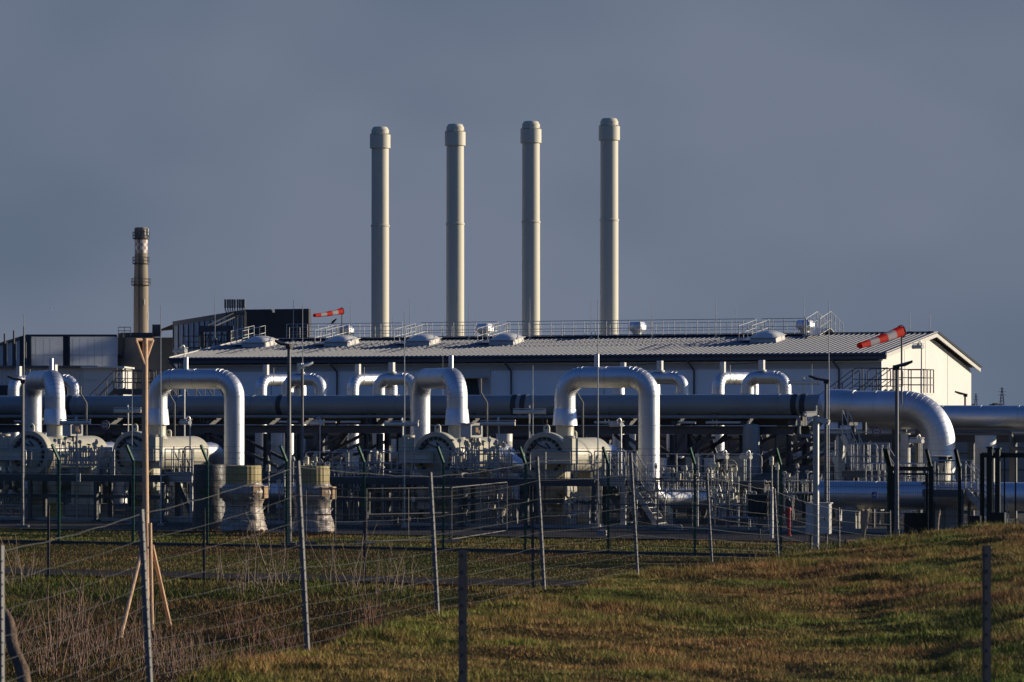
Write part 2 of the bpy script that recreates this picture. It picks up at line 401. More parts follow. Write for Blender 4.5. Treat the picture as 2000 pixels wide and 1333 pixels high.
# ================================================================ HALL
HO = rowpt(1722, 183.4); L_ = 42.0; EZ = 7.28; RB = 9.0; RZ = 8.55; FB = 18.0; FZ = 6.72; FA = .45
hall = thing('gas_station_hall', 'long low white hall with ribbed metal roof behind the pipework', 'building', HO, -TH)
def roofz(b): return EZ+(RZ-EZ)*(b+FA)/(RB+FA) if b <= RB else RZ+(FZ-RZ)*(b-RB)/(FB-RB)
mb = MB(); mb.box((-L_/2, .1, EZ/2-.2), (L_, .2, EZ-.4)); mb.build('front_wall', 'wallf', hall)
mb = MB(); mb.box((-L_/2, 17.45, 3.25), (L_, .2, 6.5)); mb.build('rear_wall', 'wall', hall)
for q, nm in ((0, 'gable_wall'), (-L_, 'gable_wall')):
    mb = MB(); ext = -.2 if q == 0 else .2
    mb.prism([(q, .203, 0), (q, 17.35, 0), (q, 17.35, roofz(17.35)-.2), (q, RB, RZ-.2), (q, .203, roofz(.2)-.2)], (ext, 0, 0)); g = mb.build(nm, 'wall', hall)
    if q == 0:
        s = MB()
        for bb in (4.2, 8.2, 12.6): s.box((q+.004, bb, (roofz(bb)-.3)/2+.2), (.012, .02, roofz(bb)-.5))
        s.build('panel_joint', 'steelmid', g)
# ribbed roof sheets with real trapezoid ribs running ridge to eave
def roof_slope(b0, z0, b1, z1, nm):
    mb = MB(); pitch = .29; prof = []; a = -L_-.35
    while a < .35:
        prof += [(a, 0), (a+.23, 0), (a+.245, .042), (a+.275, .042)]; a += pitch
    prof.append((.35, 0)); vs = []
    for pa, pz in prof: vs += [(pa, b0, z0+pz), (pa, b1, z1+pz)]
    fs = [(2*i, 2*i+2, 2*i+3, 2*i+1) for i in range(len(prof)-1)]
    mb.add(vs, fs); return mb.build(nm, 'roof', hall, sharp=20)
roof = roof_slope(-FA, EZ, RB, RZ, 'roof'); roof_slope(RB, RZ, FB, FZ, 'roof')
mb = MB(); mb.bar((-L_-.36, RB-.18, RZ+.035), (.36, RB-.18, RZ+.035), .36, .05); mb.build('ridge_cap', 'roof', roof)
mb = MB(); mb.box((-L_/2, -FA-.03, EZ-.17), (L_+.8, .10, .33)); mb.build('eave_fascia', 'fascia', hall)
mb = MB(); mb.tube([(-L_-.4, -FA-.14, EZ-.05), (.42, -FA-.14, EZ-.05)], .07, 10); mb.build('gutter', 'fascia', hall)
mb = MB(); mb.box((-L_/2, -.012, EZ-.62), (L_, .02, .30)); mb.box((-L_/2, -.01, EZ-.80), (L_, .012, .03)); mb.build('wall_band', 'trim', hall)
for q in (.38, -L_-.38):
    mb = MB()
    for (b0, z0), (b1, z1) in (((-FA-.05, EZ), (RB, RZ)), ((RB, RZ), (FB+.05, FZ))):
        mb.prism([(q, b0, z0+.06), (q, b1, z1+.06), (q, b1, z1-.24), (q, b0, z0-.24)], (.05 if q > 0 else -.05, 0, 0))
    mb.build('verge_trim', 'trim', hall)
jt = MB()
for px in (530, 830, 1180, 1530, 1690): jt.box((loc_a(HO, px), -.004, 3.1), (.03, .01, 6.2))
for zz in (1.2, 2.4, 3.6, 4.8): jt.box((-L_/2, -.004, zz), (L_, .008, .012))
jt.build('panel_joint', 'steelmid', hall)
for px in (352, 660, 1000, 1357, 1640):
    a = loc_a(HO, px); p, _ = fillet([(a-.28, -FA-.1, EZ-.12), (a-.28, -FA-.1, EZ-.3), (a, -.12, EZ-.85), (a, -.12, .2)], .1, 4)
    mb = MB(); mb.tube(p, .055, 8); mb.build('downpipe', 'steelmid', hall)
a = loc_a(HO, 930)
ih = MB(); ih.box((a, -.05, 5.55), (1.75, .1, 2.0)); ih.box((a, -.35, 6.1), (1.5, .7, .08)); ih.build('intake_hood', 'trim', hall)
mb = MB(); mb.prism([(a-.7, -.104, 4.6), (a+.35, -.104, 4.6), (a+.12, -.104, 6.0), (a-.7, -.104, 6.0)], (0, -.01, 0)); mb.build('intake_opening', 'dark', hall)
def rooftop(px, b): return loc_a(HO, px, b)
# ridge walkway and rails
wk = MB(); a0 = rooftop(545, 8.2); a1 = rooftop(1600, 8.2)
wk.box(((a0+a1)/2, 8.2, roofz(8.2)+.10), (a1-a0, .7, .05)); wk.build('roof_walkway', 'steel', hall)
for pa, pb in ((560, 785), (822, 972), (990, 1474), (1488, 1573)):
    rl = MB(); qa, qb = rooftop(pa, 7.8), rooftop(pb, 7.8)
    railing(rl, [(qa, 7.8, roofz(7.8)+.1), (qb, 7.8, roofz(7.8)+.1)], .90, .02, .70, (.5,)); rl.build('ridge_railing', 'steel', hall)
rl = MB(); railing(rl, [(rooftop(565, 9.9), 9.9, roofz(9.9)+.05), (rooftop(1560, 9.9), 9.9, roofz(9.9)+.05)], .85, .018, .72, (.5,)); rl.build('ridge_railing', 'steel', hall)
SKY = [(507, 5.4), (667, 5.4), (826, 5.4), (989, 5.4), (1499, 5.4)]
for px, b in SKY:
    a = rooftop(px, b); z = roofz(b)
    sk = thing
    c = MB(); w_ = .78
    zb0, zb1 = roofz(b-w_), roofz(b+w_)
    c.add([(a-w_, b-w_, zb0-.05), (a+w_, b-w_, zb0-.05), (a+w_, b+w_, zb1-.05), (a-w_, b+w_, zb1-.05), (a-w_+.05, b-w_+.05, zb0+.28), (a+w_-.05, b-w_+.05, zb0+.28), (a+w_-.05, b+w_-.05, zb1+.28), (a-w_+.05, b+w_-.05, zb1+.28)],
          [(0, 1, 5, 4), (1, 2, 6, 5), (2, 3, 7, 6), (3, 0, 4, 7), (4, 5, 6, 7)])
    kb = c.build('skylight', 'trim', hall)
    dm = MB(); N = 9; vs = []; fs = []
    for i in range(N):
        for j in range(N):
            x = (i/(N-1)*2-1); y = (j/(N-1)*2-1); e = (1-abs(x)**2.2)*(1-abs(y)**2.2)
            vs.append((a+x*.80, b+y*.80, z+(zb1-zb0)/2*y+.285+.30*max(0, e)**.6))
    for i in range(N-1):
        for j in range(N-1): fs.append((i*N+j, (i+1)*N+j, (i+1)*N+j+1, i*N+j+1))
    dm.add(vs, fs); dm.box((a, b, z+.29), (1.66, 1.66, .035), M3=Matrix.Rotation(math.atan2(zb1-zb0, 2*w_), 3, 'X')); dm.build('dome', 'lamp', kb)
for px, b in ((474, 0), (636, 0), (789, 0), (950, 0), (1455, 0)):
    rl = MB(); b1, b0 = 7.8, 4.9
    for off in (0, .75):
        q = [(rooftop(px+22, b1)+off, b1, roofz(b1)+.08), (rooftop(px+22, b1)+off, b0, roofz(b0)+.08)]
        railing(rl, q, .85, .022, .75, (.5, ))
    rl.bar((rooftop(px+22, b1)+.37, b1, roofz(b1)+.12), (rooftop(px+22, b1)+.37, b0, roofz(b0)+.12), .7, .03)
    rl.build('roof_stair', 'steel', hall)
rl = MB(); aa = rooftop(1596, 9)
for off in (0, .8): railing(rl, [(aa+off, 7.0, roofz(7.0)+.1), (aa+off, 9.0, roofz(9)+.28), (aa+off, 11.2, roofz(11.2)+.1)], .95, .022, .8, (.5,))
rl.bar((aa+.4, 7, roofz(7)+.13), (aa+.4, 9, RZ+.3), .75, .03); rl.bar((aa+.4, 9, RZ+.3), (aa+.4, 11.2, roofz(11.2)+.13), .75, .03); rl.build('ridge_steps', 'steel', hall)
for px, b in ((675, 9.7), (947, 9.7), (1244, 9.7), (1572, 9.7)):
    a = rooftop(px, b); z = roofz(b)-.05
    v = MB(); v.box((a, b, z+.08), (.72, .72, .22)); v.lathe([(.26, .15), (.26, .38), (.42, .50), (.42, .52)], (a, b, z), Z, 16); fb = v.build('roof_fan', 'lamp', hall)
    v = MB(); v.lathe([(.36, .48), (.56, .56), (.56, .80), (.44, .98), (.1, 1.02), (.0, 1.02)], (a, b, z), Z, 8); v.build('fan_hood', 'alu2', fb, sharp=15)
# lightning rods (each a thing)
def rod(px, ytop, base, h, label, r=.026):
    mb = MB(); mb.tube([(0, 0, 0), (0, 0, h*.62), (0, 0, h)], [r, r*.8, r*.45], 6); mb.box((0, 0, .04), (.22, .22, .08))
    o = mb.build('lightning_rod', 'steel', origin=None); o.location = base; tag(o, label, 'lightning rod', 'lightning rods around the plant'); return o
def roofrod(px, ytop, b, label):
    a = rooftop(px, b); p = HO+U*a+V*b; z0 = roofz(b); zt = CZ+(H-ytop)/F*p.y
    rod(px, ytop, Vector((p.x, p.y, z0)), zt-z0, label)
for px, yt, b, lb in ((573, 586, 7.7, 'tall lightning rod on the ridge just left of the small red and white windsock'),
    (609, 613, 10.2, 'short lightning rod right beside the edge of the sooty dark block'),
    (685, 585, 7.7, 'tall lightning rod on the ridge just right of the small windsock'),
    (767, 612, 10.2, 'short lightning rod just right of the leftmost beige stack'),
    (800, 584, 7.7, 'tall lightning rod on the ridge between the leftmost and second beige stacks'),
    (916, 582, 7.7, 'tall lightning rod on the ridge close right of the second beige stack'),
    (930, 610, 10.2, 'short lightning rod above the roof fan between second and third stacks'),
    (1035, 581, 7.7, 'tall lightning rod standing in front of the third beige stack'),
    (1155, 581, 7.7, 'tall lightning rod on the ridge just left of the rightmost beige stack'),
    (1274, 578, 7.7, 'tall lightning rod on the ridge right of the rightmost stack and its fan'),
    (1398, 577, 7.7, 'tall lightning rod alone on the middle of the long right ridge'),
    (1437, 607, 10.2, 'short lightning rod above the roof stair of the rightmost skylight'),
    (1571, 576, 7.7, 'tall lightning rod beside the roof fan left of the ridge steps'),
    (1777, 608, 9.0, 'short lightning rod on the ridge near the gable end, left of two'),
    (1817, 612, 9.0, 'short lightning rod at the very end of the gable apex'),
    (420, 560, 9.0, 'tall lightning rod above the dark roof frame at the left roof end')):
    roofrod(px, yt, b, lb)
# crow sitting on the roof stair rail
p = HO+U*rooftop(651, 7.8)+V*7.8
mb = MB(); mb.lathe([(.0, -.18), (.035, -.15), (.07, -.02), (.075, .06), (.05, .13), (.045, .17), (.05, .21), (.03, .25), (.0, .27)], (0, 0, .1), (.75, 0, .65), 10)
mb.lathe([(.015, 0), (.0, .07)], (.19, 0, .27), (1, 0, -.1), 6); mb.bar((-.1, 0, .02), (-.3, 0, -.06), .06, .015); mb.tube([(0, .02, .05), (0, .02, -.02)], .007, 4); mb.tube([(0, -.02, .05), (0, -.02, -.02)], .007, 4)
o = mb.build('crow', 'crow'); o.location = (p.x, p.y, roofz(7.8)+.1+.92); tag(o, 'black crow perched on the roof railing below the small windsock', 'bird')
# ================================================================ FOUR BEIGE STACKS
stack = None
SL = ['leftmost of the four tall beige exhaust stacks with domed cap', 'second tall beige exhaust stack from the left with domed cap', 'third tall beige exhaust stack from the left with domed cap', 'rightmost tall beige exhaust stack with domed cap']
for i, px in enumerate((742.5, 889, 1037, 1190)):
    base = rowpt(px, 205.2)
    if stack is None:
        stack = thing('exhaust_stack', SL[0], 'chimney', base, 0, 'row of beige exhaust stacks behind the hall')
        zt = 22.05; r = .555
        m = MB(); m.lathe([(r+.02, 0), (r, 9), (r, 15.78), (r+.035, 15.8), (r+.035, 15.9), (r-.01, 15.92), (r-.015, zt-1.3)], n=40); m.build('shaft', 'stack', stack, sharp=25)
        m = MB(); m.lathe([(r-.02, zt-1.36), (r+.09, zt-1.34), (r+.09, zt-.50), (r-.02, zt-.49)], n=40); cap = m.build('collar', 'stack', stack, sharp=25)
        m = MB(); m.lathe([(r-.06, zt-.5), (r-.005, zt-.46), (r-.005, zt-.18), (r-.03, zt-.17), (r-.09, zt-.04), (r-.15, zt), (0, zt)], n=40); m.build('cap', 'stack', stack, sharp=25)
        m = MB()
        for k in range(12):
            aa = k*math.pi/6; m.box(((r+.05)*math.cos(aa), (r+.05)*math.sin(aa), zt-.45), (.05, .04, .08), aa)
        m.build('clamp', 'stack', cap)
    else: dup(stack, base, SL[i])
# ================================================================ DISTANT POWER PLANT (far left)
DB = 320.
def P(px, py, D=DB): return at(px, py, D)
b0 = P(478, 660, 300); slab = thing('sooty_block', 'tall dark sooty industrial block with pale weathered side wall', 'building', (b0.x, b0.y, 0))
zt = at(478, 605, 300).z; pr = at(603, 608, 297.5); pl_ = at(337, 640, 340)
mb = MB(); A, B_, C_ = Vector((b0.x, b0.y, 0)), Vector((pr.x, pr.y, 0)), Vector((pl_.x, pl_.y, 0))
back = Vector((-5, 30, 0))
def quadwall(mb, p, q, z0, z1, t=.4, z1b=None):
    p = Vector(p); q = Vector(q); nrm = (q-p).cross(Z).normalized()*t; z1b = z1 if z1b is None else z1b
    vs = [p+Z*z0, q+Z*z0, q+Z*z1b, p+Z*z1]; vs += [v-nrm for v in vs]
    mb.add(vs, [(0, 1, 2, 3), (7, 6, 5, 4), (0, 4, 5, 1), (1, 5, 6, 2), (2, 6, 7, 3), (3, 7, 4, 0)])
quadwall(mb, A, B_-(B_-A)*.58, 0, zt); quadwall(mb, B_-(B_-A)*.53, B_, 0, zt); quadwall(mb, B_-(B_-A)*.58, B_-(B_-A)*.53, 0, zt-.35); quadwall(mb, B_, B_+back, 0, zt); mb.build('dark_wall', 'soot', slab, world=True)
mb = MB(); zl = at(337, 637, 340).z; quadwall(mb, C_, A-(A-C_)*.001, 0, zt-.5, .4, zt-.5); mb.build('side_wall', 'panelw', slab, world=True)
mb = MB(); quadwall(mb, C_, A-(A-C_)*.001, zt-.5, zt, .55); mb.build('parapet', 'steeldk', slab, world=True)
mb = MB()
for k in range(13):
    q = C_+(A-C_)*(k/13+.03); mb.bar(q+Vector((-.1, -.12, 4)), q+Vector((-.1, -.12, zt-.5)), .12, .12)
mb.build('wall_rib', 'steeldk', slab, world=True)
mb = MB(); mb.add([A+Z*(zt-.3), B_+Z*(zt-.3), B_+back+Z*(zt-.3), C_+back+Z*(zt-.3), C_+Z*(zt-.3)], [(0, 1, 2, 3, 4)]); mb.build('roof', 'soot', slab, world=True)
# cluster of flues
fl = thing('flue_cluster', 'cluster of thin grey flue pipes beside the dark sooty block', 'flues', (at(460, 660, 285).x, 285, 0))
for px in (440, 445, 449.5, 454, 458.5, 464, 468.5, 473, 477):
    t = at(px, 585, 285); mb = MB(); mb.tube([(t.x+.12, 285, 0), (t.x+.12, 285, t.z-1.1), (t.x, 285, t.z-.95), (t.x, 285, t.z-.6)], .055, 6); mb.tube([(t.x, 285, t.z-.75), (t.x, 285, t.z)], .09, 8); mb.build('flue_pipe', 'steelmid', fl, world=True)
q0, q1 = at(440, 613, 284.8), at(478, 613, 284.8)
mb = MB(); mb.bar(q0, q1, .12, .2); mb.build('bracket', 'steeldk', fl, world=True)
for px in (462, 476):
    mb = MB(); t = at(px, 640, 285.3); mb.bar((t.x, 285.3, 0), (t.x, 285.3, at(px, 612, 285.3).z), .16); mb.build('support_post', 'steeldk', fl, world=True)
# steel frame at the left roof end
fr = thing('steel_frame', 'dark steel platform frame at the left end of the hall roof', 'steel frame', (at(420, 660, 215).x, 215, 0))
for px in (394, 450): 
    t = at(px, 637 if px < 420 else 640, 215); mb = MB(); mb.bar((t.x, 215, 0), (t.x, 215, t.z), .32); mb.build('column', 'steeldk', fr, world=True)
mb = MB(); mb.bar(at(389, 643, 214.8), at(456, 642, 214.8), .2, .38); mb.build('beam', 'steeldk', fr, world=True)
mb = MB()
for i in range(9):
    a, b = at(396+6*i, 652, 214.9), at(396+6*i, 692, 214.9); mb.bar(a, b, .06)
for yy in (655, 668, 680): mb.bar(at(394, yy, 214.9), at(450, yy, 214.9), .06)
for i in range(4): mb.bar(at(396+13*i, 690, 215), at(409+13*i, 652, 215), .07)
mb.build('lattice', 'steeldk', fr, world=True)
mb = MB(); railing(mb, [at(357, 680, 213), at(390, 680, 213)], .75, .03, .8, (.5,)); mb.bar(at(355, 680, 213), at(392, 680, 213), .5, .1); mb.build('railing', 'steeldk', fr, world=True)
mb = MB(); mb.bar(at(406, 636, 215), at(456, 612, 216), .08); mb.bar(at(420, 637, 215), at(458, 620, 216), .08); mb.build('brace', 'steeldk', fr, world=True)
# glazed panel hall
A = at(55, 656, 338); B_ = at(229, 656, 338); C_ = at(-40, 712, 420)
gl = thing('panel_hall', 'pale translucent panelled industrial hall at far left', 'building', (A.x, A.y, 0))
zt = A.z
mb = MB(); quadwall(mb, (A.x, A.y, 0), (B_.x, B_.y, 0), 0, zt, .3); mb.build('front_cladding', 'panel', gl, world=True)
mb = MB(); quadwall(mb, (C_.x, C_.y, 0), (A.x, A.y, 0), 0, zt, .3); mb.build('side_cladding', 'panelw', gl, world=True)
mb = MB(); t0, t1 = Vector((A.x, A.y-.3, zt)), Vector((B_.x, B_.y-.3, zt)); mb.bar(t0, t1, .3, .22); mb.bar(t0, Vector((C_.x, C_.y-.3, zt)), .3, .22); mb.build('roof_edge', 'steeldk', gl, world=True)
for px in (57, 45):
    t = at(px, 655, 338 if px > 50 else 344); mb = MB(); mb.bar((t.x, t.y-.4, 0), (t.x, t.y-.4, zt), .5); mb.build('corner_post', 'steeldk', gl, world=True)
t = at(131, 655, 338); mb = MB(); mb.box((t.x, t.y-.4, zt/2), (.62, .8, zt-.15)); mb.build('dark_shaft', 'soot', gl, world=True)
mb = MB()
for px in (70, 85, 98, 142, 156, 172, 185, 200):
    t = at(px, 657, 338); mb.bar((t.x, t.y-.2, 0), (t.x, t.y-.2, zt-.3), .04, .02)
mb.bar((A.x, A.y-.25, at(70, 694, 338).z), (B_.x, B_.y-.25, at(70, 694, 338).z), .03, .06); mb.build('panel_joint', 'panelw', gl, world=True)
for px, yt in ((9, 652), (27, 646), (47, 638)):
    t = at(px, yt, 318); mb = MB(); mb.tube([(t.x, 318, 0), (t.x, 318, t.z)], .09, 8); mb.bar((t.x, 318.3, 0), (t.x, 318.3, at(px, 668, 318).z), .34)
    o = mb.build('flue_mast', 'steeldk', origin=(t.x, 318, 0)); tag(o, 'dark flue mast in front of the panelled hall, ' + {9: 'nearest the left photo edge', 27: 'middle of the three', 47: 'at the corner of the hall'}[px], 'flue', 'flue masts before the panelled hall')
# concrete block below the striped chimney
A = at(229, 660, 355); B_ = at(336, 660, 350)
cb = thing('concrete_block', 'bare brown concrete block under the striped old chimney', 'building', (A.x, A.y, 0)); zt = A.z
mb = MB(); mb.box(((A.x+B_.x)/2, 358, zt/2), (B_.x-A.x, 8, zt)); mb.build('walls', 'concdk', cb, world=True)
t = at(236, 675, 353.8); mb = MB(); mb.box((t.x, 353.9, t.z), (.5, .3, 2.6)); mb.build('opening', 'dark', cb, world=True)
q = at(268, 652, 356); mb = MB(); mb.box((q.x, 357, zt+.25), (3.4, 3, .6)); mb.box((q.x+2., 357, zt+.8), (.9, 1, 1.3)); mb.build('roof_plant', 'steeldk', cb, world=True)
mb = MB(); railing(mb, [(A.x+.2, 354.3, zt), (A.x+1.5, 354.3, zt)], 1.1, .04, .6, (.33, .66)); mb.build('railing', 'steeldk', cb, world=True)
# slanted dark roof
A, B_, D_ = at(135, 716, 352), at(229, 692, 352), at(229, 717, 352)
mb = MB(); mb.prism([A, B_, D_], (0, 6, 0)); o = mb.build('conveyor_roof', 'glass', origin=(A.x, 352, 0)); tag(o, 'dark sloping lean-to roof left of the concrete block', 'roof')
# low buildings at left
A, B_ = at(-80, 718, 262), at(163, 718, 250)
lb = thing('low_workshop', 'low grey ribbed workshop with dark window strips at far left', 'building', (A.x, A.y, 0)); zt = at(100, 719, 255).z
mb = MB(); mb.box(((A.x+B_.x)/2, 262, zt/2), (B_.x-A.x, 10, zt)); mb.build('walls', 'panelw', lb, world=True)
mb = MB()
for i in range(32):
    x = A.x+(B_.x-A.x)*i/32; mb.box((x, 256.96, zt-1.2), (.05, .06, 1.9))
mb.build('ribs', 'lowwall', lb, world=True)
mb = MB(); mb.box(((A.x+B_.x)/2, 261.9, zt+.1), (B_.x-A.x+.5, 10.6, .2)); mb.build('roof', 'steelmid', lb, world=True)
for p0, p1 in ((-10, 35), (122, 141)):
    mb = MB(); c0, c1 = at(p0, 753, 256.7), at(p1, 772, 256.7); mb.box(((c0.x+c1.x)/2, 256.9, (c0.z+c1.z)/2), (c1.x-c0.x, .12, c0.z-c1.z)); mb.build('window', 'glass', lb, world=True)
A, B_ = at(163, 720, 240), at(240, 720, 240)
mb = MB(); zt = at(200, 719, 240).z; mb.box(((A.x+B_.x)/2, 243, zt/2), (B_.x-A.x, 6, zt)); mb.box(((A.x+B_.x)/2, 239.97, zt-.85), (B_.x-A.x, .05, .08)); mb.box(((A.x+B_.x)/2, 242.9, zt+.05), (B_.x-A.x+.3, 6.4, .12))
o = mb.build('plain_outbuilding', 'lowwall', origin=(A.x, 240, 0)); tag(o, 'small plain pale outbuilding in front of the concrete block', 'building')
# striped chimney
D = 420.; c = at(275.5, 655, D); ch = thing('old_chimney', 'old brown chimney with red and white checkered band and platforms', 'chimney', (c.x, D, 0))
zt = at(275, 445, D).z; zof = lambda y: at(275, y, D).z
mb = MB(); mb.lathe([(1.0, 0), (.92, zof(560)), (.80, zof(500)), (.78, zt-.25), (.72, zt-.25), (.72, zt)], n=28); mb.build('shaft', 'brick', ch)
for row in range(4):
    for i in range(12):
        mb = MB() if (row == 0 and i == 0) else mb
        mb.m = (i+row) % 2; a0, a1 = 2*math.pi*i/12, 2*math.pi*(i+1)/12; z0 = zof(495)+(zof(469)-zof(495))*row/4; z1 = zof(495)+(zof(469)-zof(495))*(row+1)/4; r = .815
        vs = []
        for k in range(4):
            aa = a0+(a1-a0)*k/3; vs += [(r*math.cos(aa), r*math.sin(aa), z0), (r*math.cos(aa), r*math.sin(aa), z1)]
        mb.add(vs, [(2*k, 2*k+2, 2*k+3, 2*k+1) for k in range(3)])
mb.build('checker_band', ['paintw', 'paintr'], ch)
mb = MB(); mb.lathe([(.84, zof(468)), (.84, zof(446)), (.6, zof(446))], n=28); mb.build('dark_top', 'concdk', ch)
for yy, rr in ((467, 1.05), (516, 1.05), (558, 1.22)):
    mb = MB(); z = zof(yy); mb.lathe([(.8, z-.1), (rr, z), (rr, z+.08), (.8, z+.08)], n=20)
    for k in range(10):
        aa = 2*math.pi*k/10; mb.tube([(rr*math.cos(aa), rr*math.sin(aa), z), (rr*math.cos(aa), rr*math.sin(aa), z+.85)], .035, 5)
    for q in (.45, .85): mb.ring((0, 0, z+q), Z, rr, .03, 20, 5)
    mb.build('platform', 'steeldk', ch)
mb = MB(); mb.bar((-.15, -.95, 4), (-.15, -.86, zof(500)), .12); mb.bar((-.15, -.86, zof(500)), (-.15, -.86, zof(462)), .12); mb.build('cable_duct', 'steeldk', ch)
mb = MB()
for aa, y0, y1 in ((-.3, 447, 460), (.25, 600, 580), (-.2, 625, 612), (-1.0, 596, 585), (-.9, 462, 450)):
    mb.box((.92*math.cos(aa), .92*math.sin(aa), (zof(y0)+zof(y1))/2), (.14, .14, abs(zof(y0)-zof(y1))), aa)
mb.build('antenna', 'lamp', ch)
# pylons and far wood
for px, yt, D, lb in ((1957, 757, 3500, 'larger distant lattice pylon above the far treeline'), (1906, 769, 4500, 'smaller distant lattice pylon left of the other')):
    t = at(px, yt, D); h = t.z; mb = MB(); w_ = h*.11
    for sx in (-1, 1):
        for sy in (-1, 1): mb.bar((sx*w_, sy*w_, 0), (sx*w_*.12, sy*w_*.12, h), .35)
    for k in range(9):
        z0, z1 = h*k/9, h*(k+1)/9; q0, q1 = w_*(1-.88*k/9), w_*(1-.88*(k+1)/9)
        for sx in (-1, 1): mb.bar((sx*q0, -q0, z0), (-sx*q1, -q1, z1), .22); mb.bar((sx*q0, q0, z0), (-sx*q1, q1, z1), .22)
    for zz, L in ((.72, .16), (.84, .13), (.94, .09)): mb.bar((-h*L, 0, h*zz), (h*L, 0, h*zz), .35, .35)
    o = mb.build('power_pylon', 'steeldk'); o.location = (t.x, D, 0); tag(o, lb, 'pylon', 'power pylons on the horizon')
mb = MB(); D = 900
for i in range(5200):
    px = random.uniform(1700, 2250); D = random.uniform(880, 930); x = (px-1000)/F*D
    hmax = 5.6+1.5*noise.noise(Vector((px*.045, 0, 3)))+1.0*noise.noise(Vector((px*.16, 2, 3)))
    z = random.uniform(0, 1)**.7*hmax; s = random.uniform(.25, .7); p = Vector((x, D, z)); q = Vector((random.uniform(-1, 1), random.uniform(-1, 1), random.uniform(-1, 1)))*s; r_ = Vector((random.uniform(-1, 1), random.uniform(-1, 1), random.uniform(-1, 1)))*s
    mb.add([p-q, p+r_, p+q, p-r_], [(0, 1, 2, 3)])
o = mb.build('far_wood', 'foliage', kind='stuff'); tag(o, 'distant dark treeline on the horizon right of the hall', 'trees')
# ================================================================ MAIN HEADER AND RACK
WH = 136.; HOr = Vector((0, WH, 0))
def ah(px, b=0.): return loc_a(HOr, px, b)
HZ = CZ+11/F*WH; HR = .425
hd = thing('header_pipe', 'long dark grey header pipe running across the whole plant', 'pipe', HOr, -TH)
aL, aR = ah(-120), ah(1612)
mb = MB(); mb.tube([(aL, 0, HZ), (aR, 0, HZ)], HR, 40); mb.build('pipe', 'header', hd)
for px in (141, 154, 352, 497, 551, 566, 779, 1009, 1027, 1290, 1523, 1555, 1572):
    a = ah(px); mb = MB(); w_ = .11 if px in (141, 551, 1009, 1027, 1555, 1572) else .03
    mb.lathe([(HR, -w_), (HR+.02, -w_), (HR+.02, w_), (HR, w_)], (a, 0, HZ), (1, 0, 0), 40); mb.build('sleeve' if w_ > .05 else 'weld_seam', 'strap' if w_ > .05 else 'header', hd)
# thin companion pipe under the header with elbow down at its right end
tp = thing('condensate_pipe', 'thin grey pipe under the header that bends down at its right end', 'pipe', HOr, -TH)
p, _ = fillet([(aL, -.35, 4.0), (ah(1566), -.35, 4.0), (ah(1566), -.35, 3.25), (ah(1590), -.35, 3.25)], .14, 5)
mb = MB(); mb.tube(p, .07, 10); mb.build('pipe', 'header', tp)
for px in (180, 402, 635, 728, 899, 1070, 1190, 1400):
    mb = MB(); a = ah(px); mb.bar((a-.06, -.35, 3.7), (a-.06, -.35, 4.14), .05); mb.bar((a+.1, -.35, 3.7), (a+.1, -.35, 4.14), .05); mb.box((a, -.35, 4.1), (.3, .1, .05)); mb.build('clamp', 'steeldk', tp)
rk = thing('pipe_rack', 'dark steel pipe rack with diagonal braces carrying the header', 'steel rack', HOr, -TH)
RT = 3.64
for b in (-.9, 1.1):
    mb = MB()
    for dz, h, w_ in ((-.02, .03, .3), (-.31, .03, .3), (-.165, .28, .03)): mb.box(((aL+ah(1565))/2, b, RT+dz), (ah(1565)-aL, w_, h))
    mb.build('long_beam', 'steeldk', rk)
CP = (-30, 80, 232, 425, 540, 605, 735, 760, 930, 1120, 1238, 1330, 1465, 1556, 1655)
for px in CP:
    a = ah(px)
    for b in (-.9, 1.1):
        mb = MB(); w_ = .2
        for q in (-.1, .1): mb.box((a+q, b, 1.65), (.03, w_, 3.3))
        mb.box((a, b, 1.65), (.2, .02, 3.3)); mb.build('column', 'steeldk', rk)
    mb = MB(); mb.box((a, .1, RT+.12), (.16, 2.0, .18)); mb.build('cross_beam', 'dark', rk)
    mb = MB(); mb.prism([(a-.07, -.22, RT+.2), (a-.07, .22, RT+.2), (a-.07, .24, HZ-HR+.10), (a-.07, 0, HZ-HR+.02), (a-.07, -.24, HZ-HR+.10)], (.14, 0, 0)); mb.build('saddle', 'dark', rk)
for p0, p1, z0, z1 in ((425, 560, 3.3, 1.9), (560, 690, 1.8, 3.3), (605, 735, 1.8, 3.0), (760, 930, 1.7, 3.2), (655, 600, 3.3, 1.7), (1180, 1250, 3.3, 2.0), (1238, 1340, 3.2, 1.8), (1285, 1410, 2.0, 3.2), (1400, 1330, 3.3, 1.8), (1330, 1500, 1.7, 3.3), (1440, 1590, 1.8, 3.1), (1480, 1556, 2.2, 3.0), (1310, 1350, 1.8, 3.3), (1395, 1365, 1.7, 3.3), (1655, 1540, 3.2, 2.0), (120, 232, 3.2, 1.8)):
    for b in (-.9, 1.1):
        mb = MB(); mb.bar((ah(p0), b+.05, z0), (ah(p1), b+.05, z1), .12, .12); mb.build('brace', 'steeldk', rk)
for p0, p1, z in ((1465, 1556, 1.9), (1556, 1670, 2.0), (605, 800, 2.05), (1180, 1465, 2.1)):
    mb = MB(); mb.box(((ah(p0)+ah(p1))/2, -.9, z), (ah(p1)-ah(p0), .16, .22)); mb.build('tie_beam', 'steeldk', rk)
mb = MB(); mb.box(((aL+ah(1560))/2, .75, RT+.20), (ah(1560)-aL, .5, .36)); mb.build('dark_gap_fill', 'dark', rk)  # solid dark box added so the gap under the header reads black
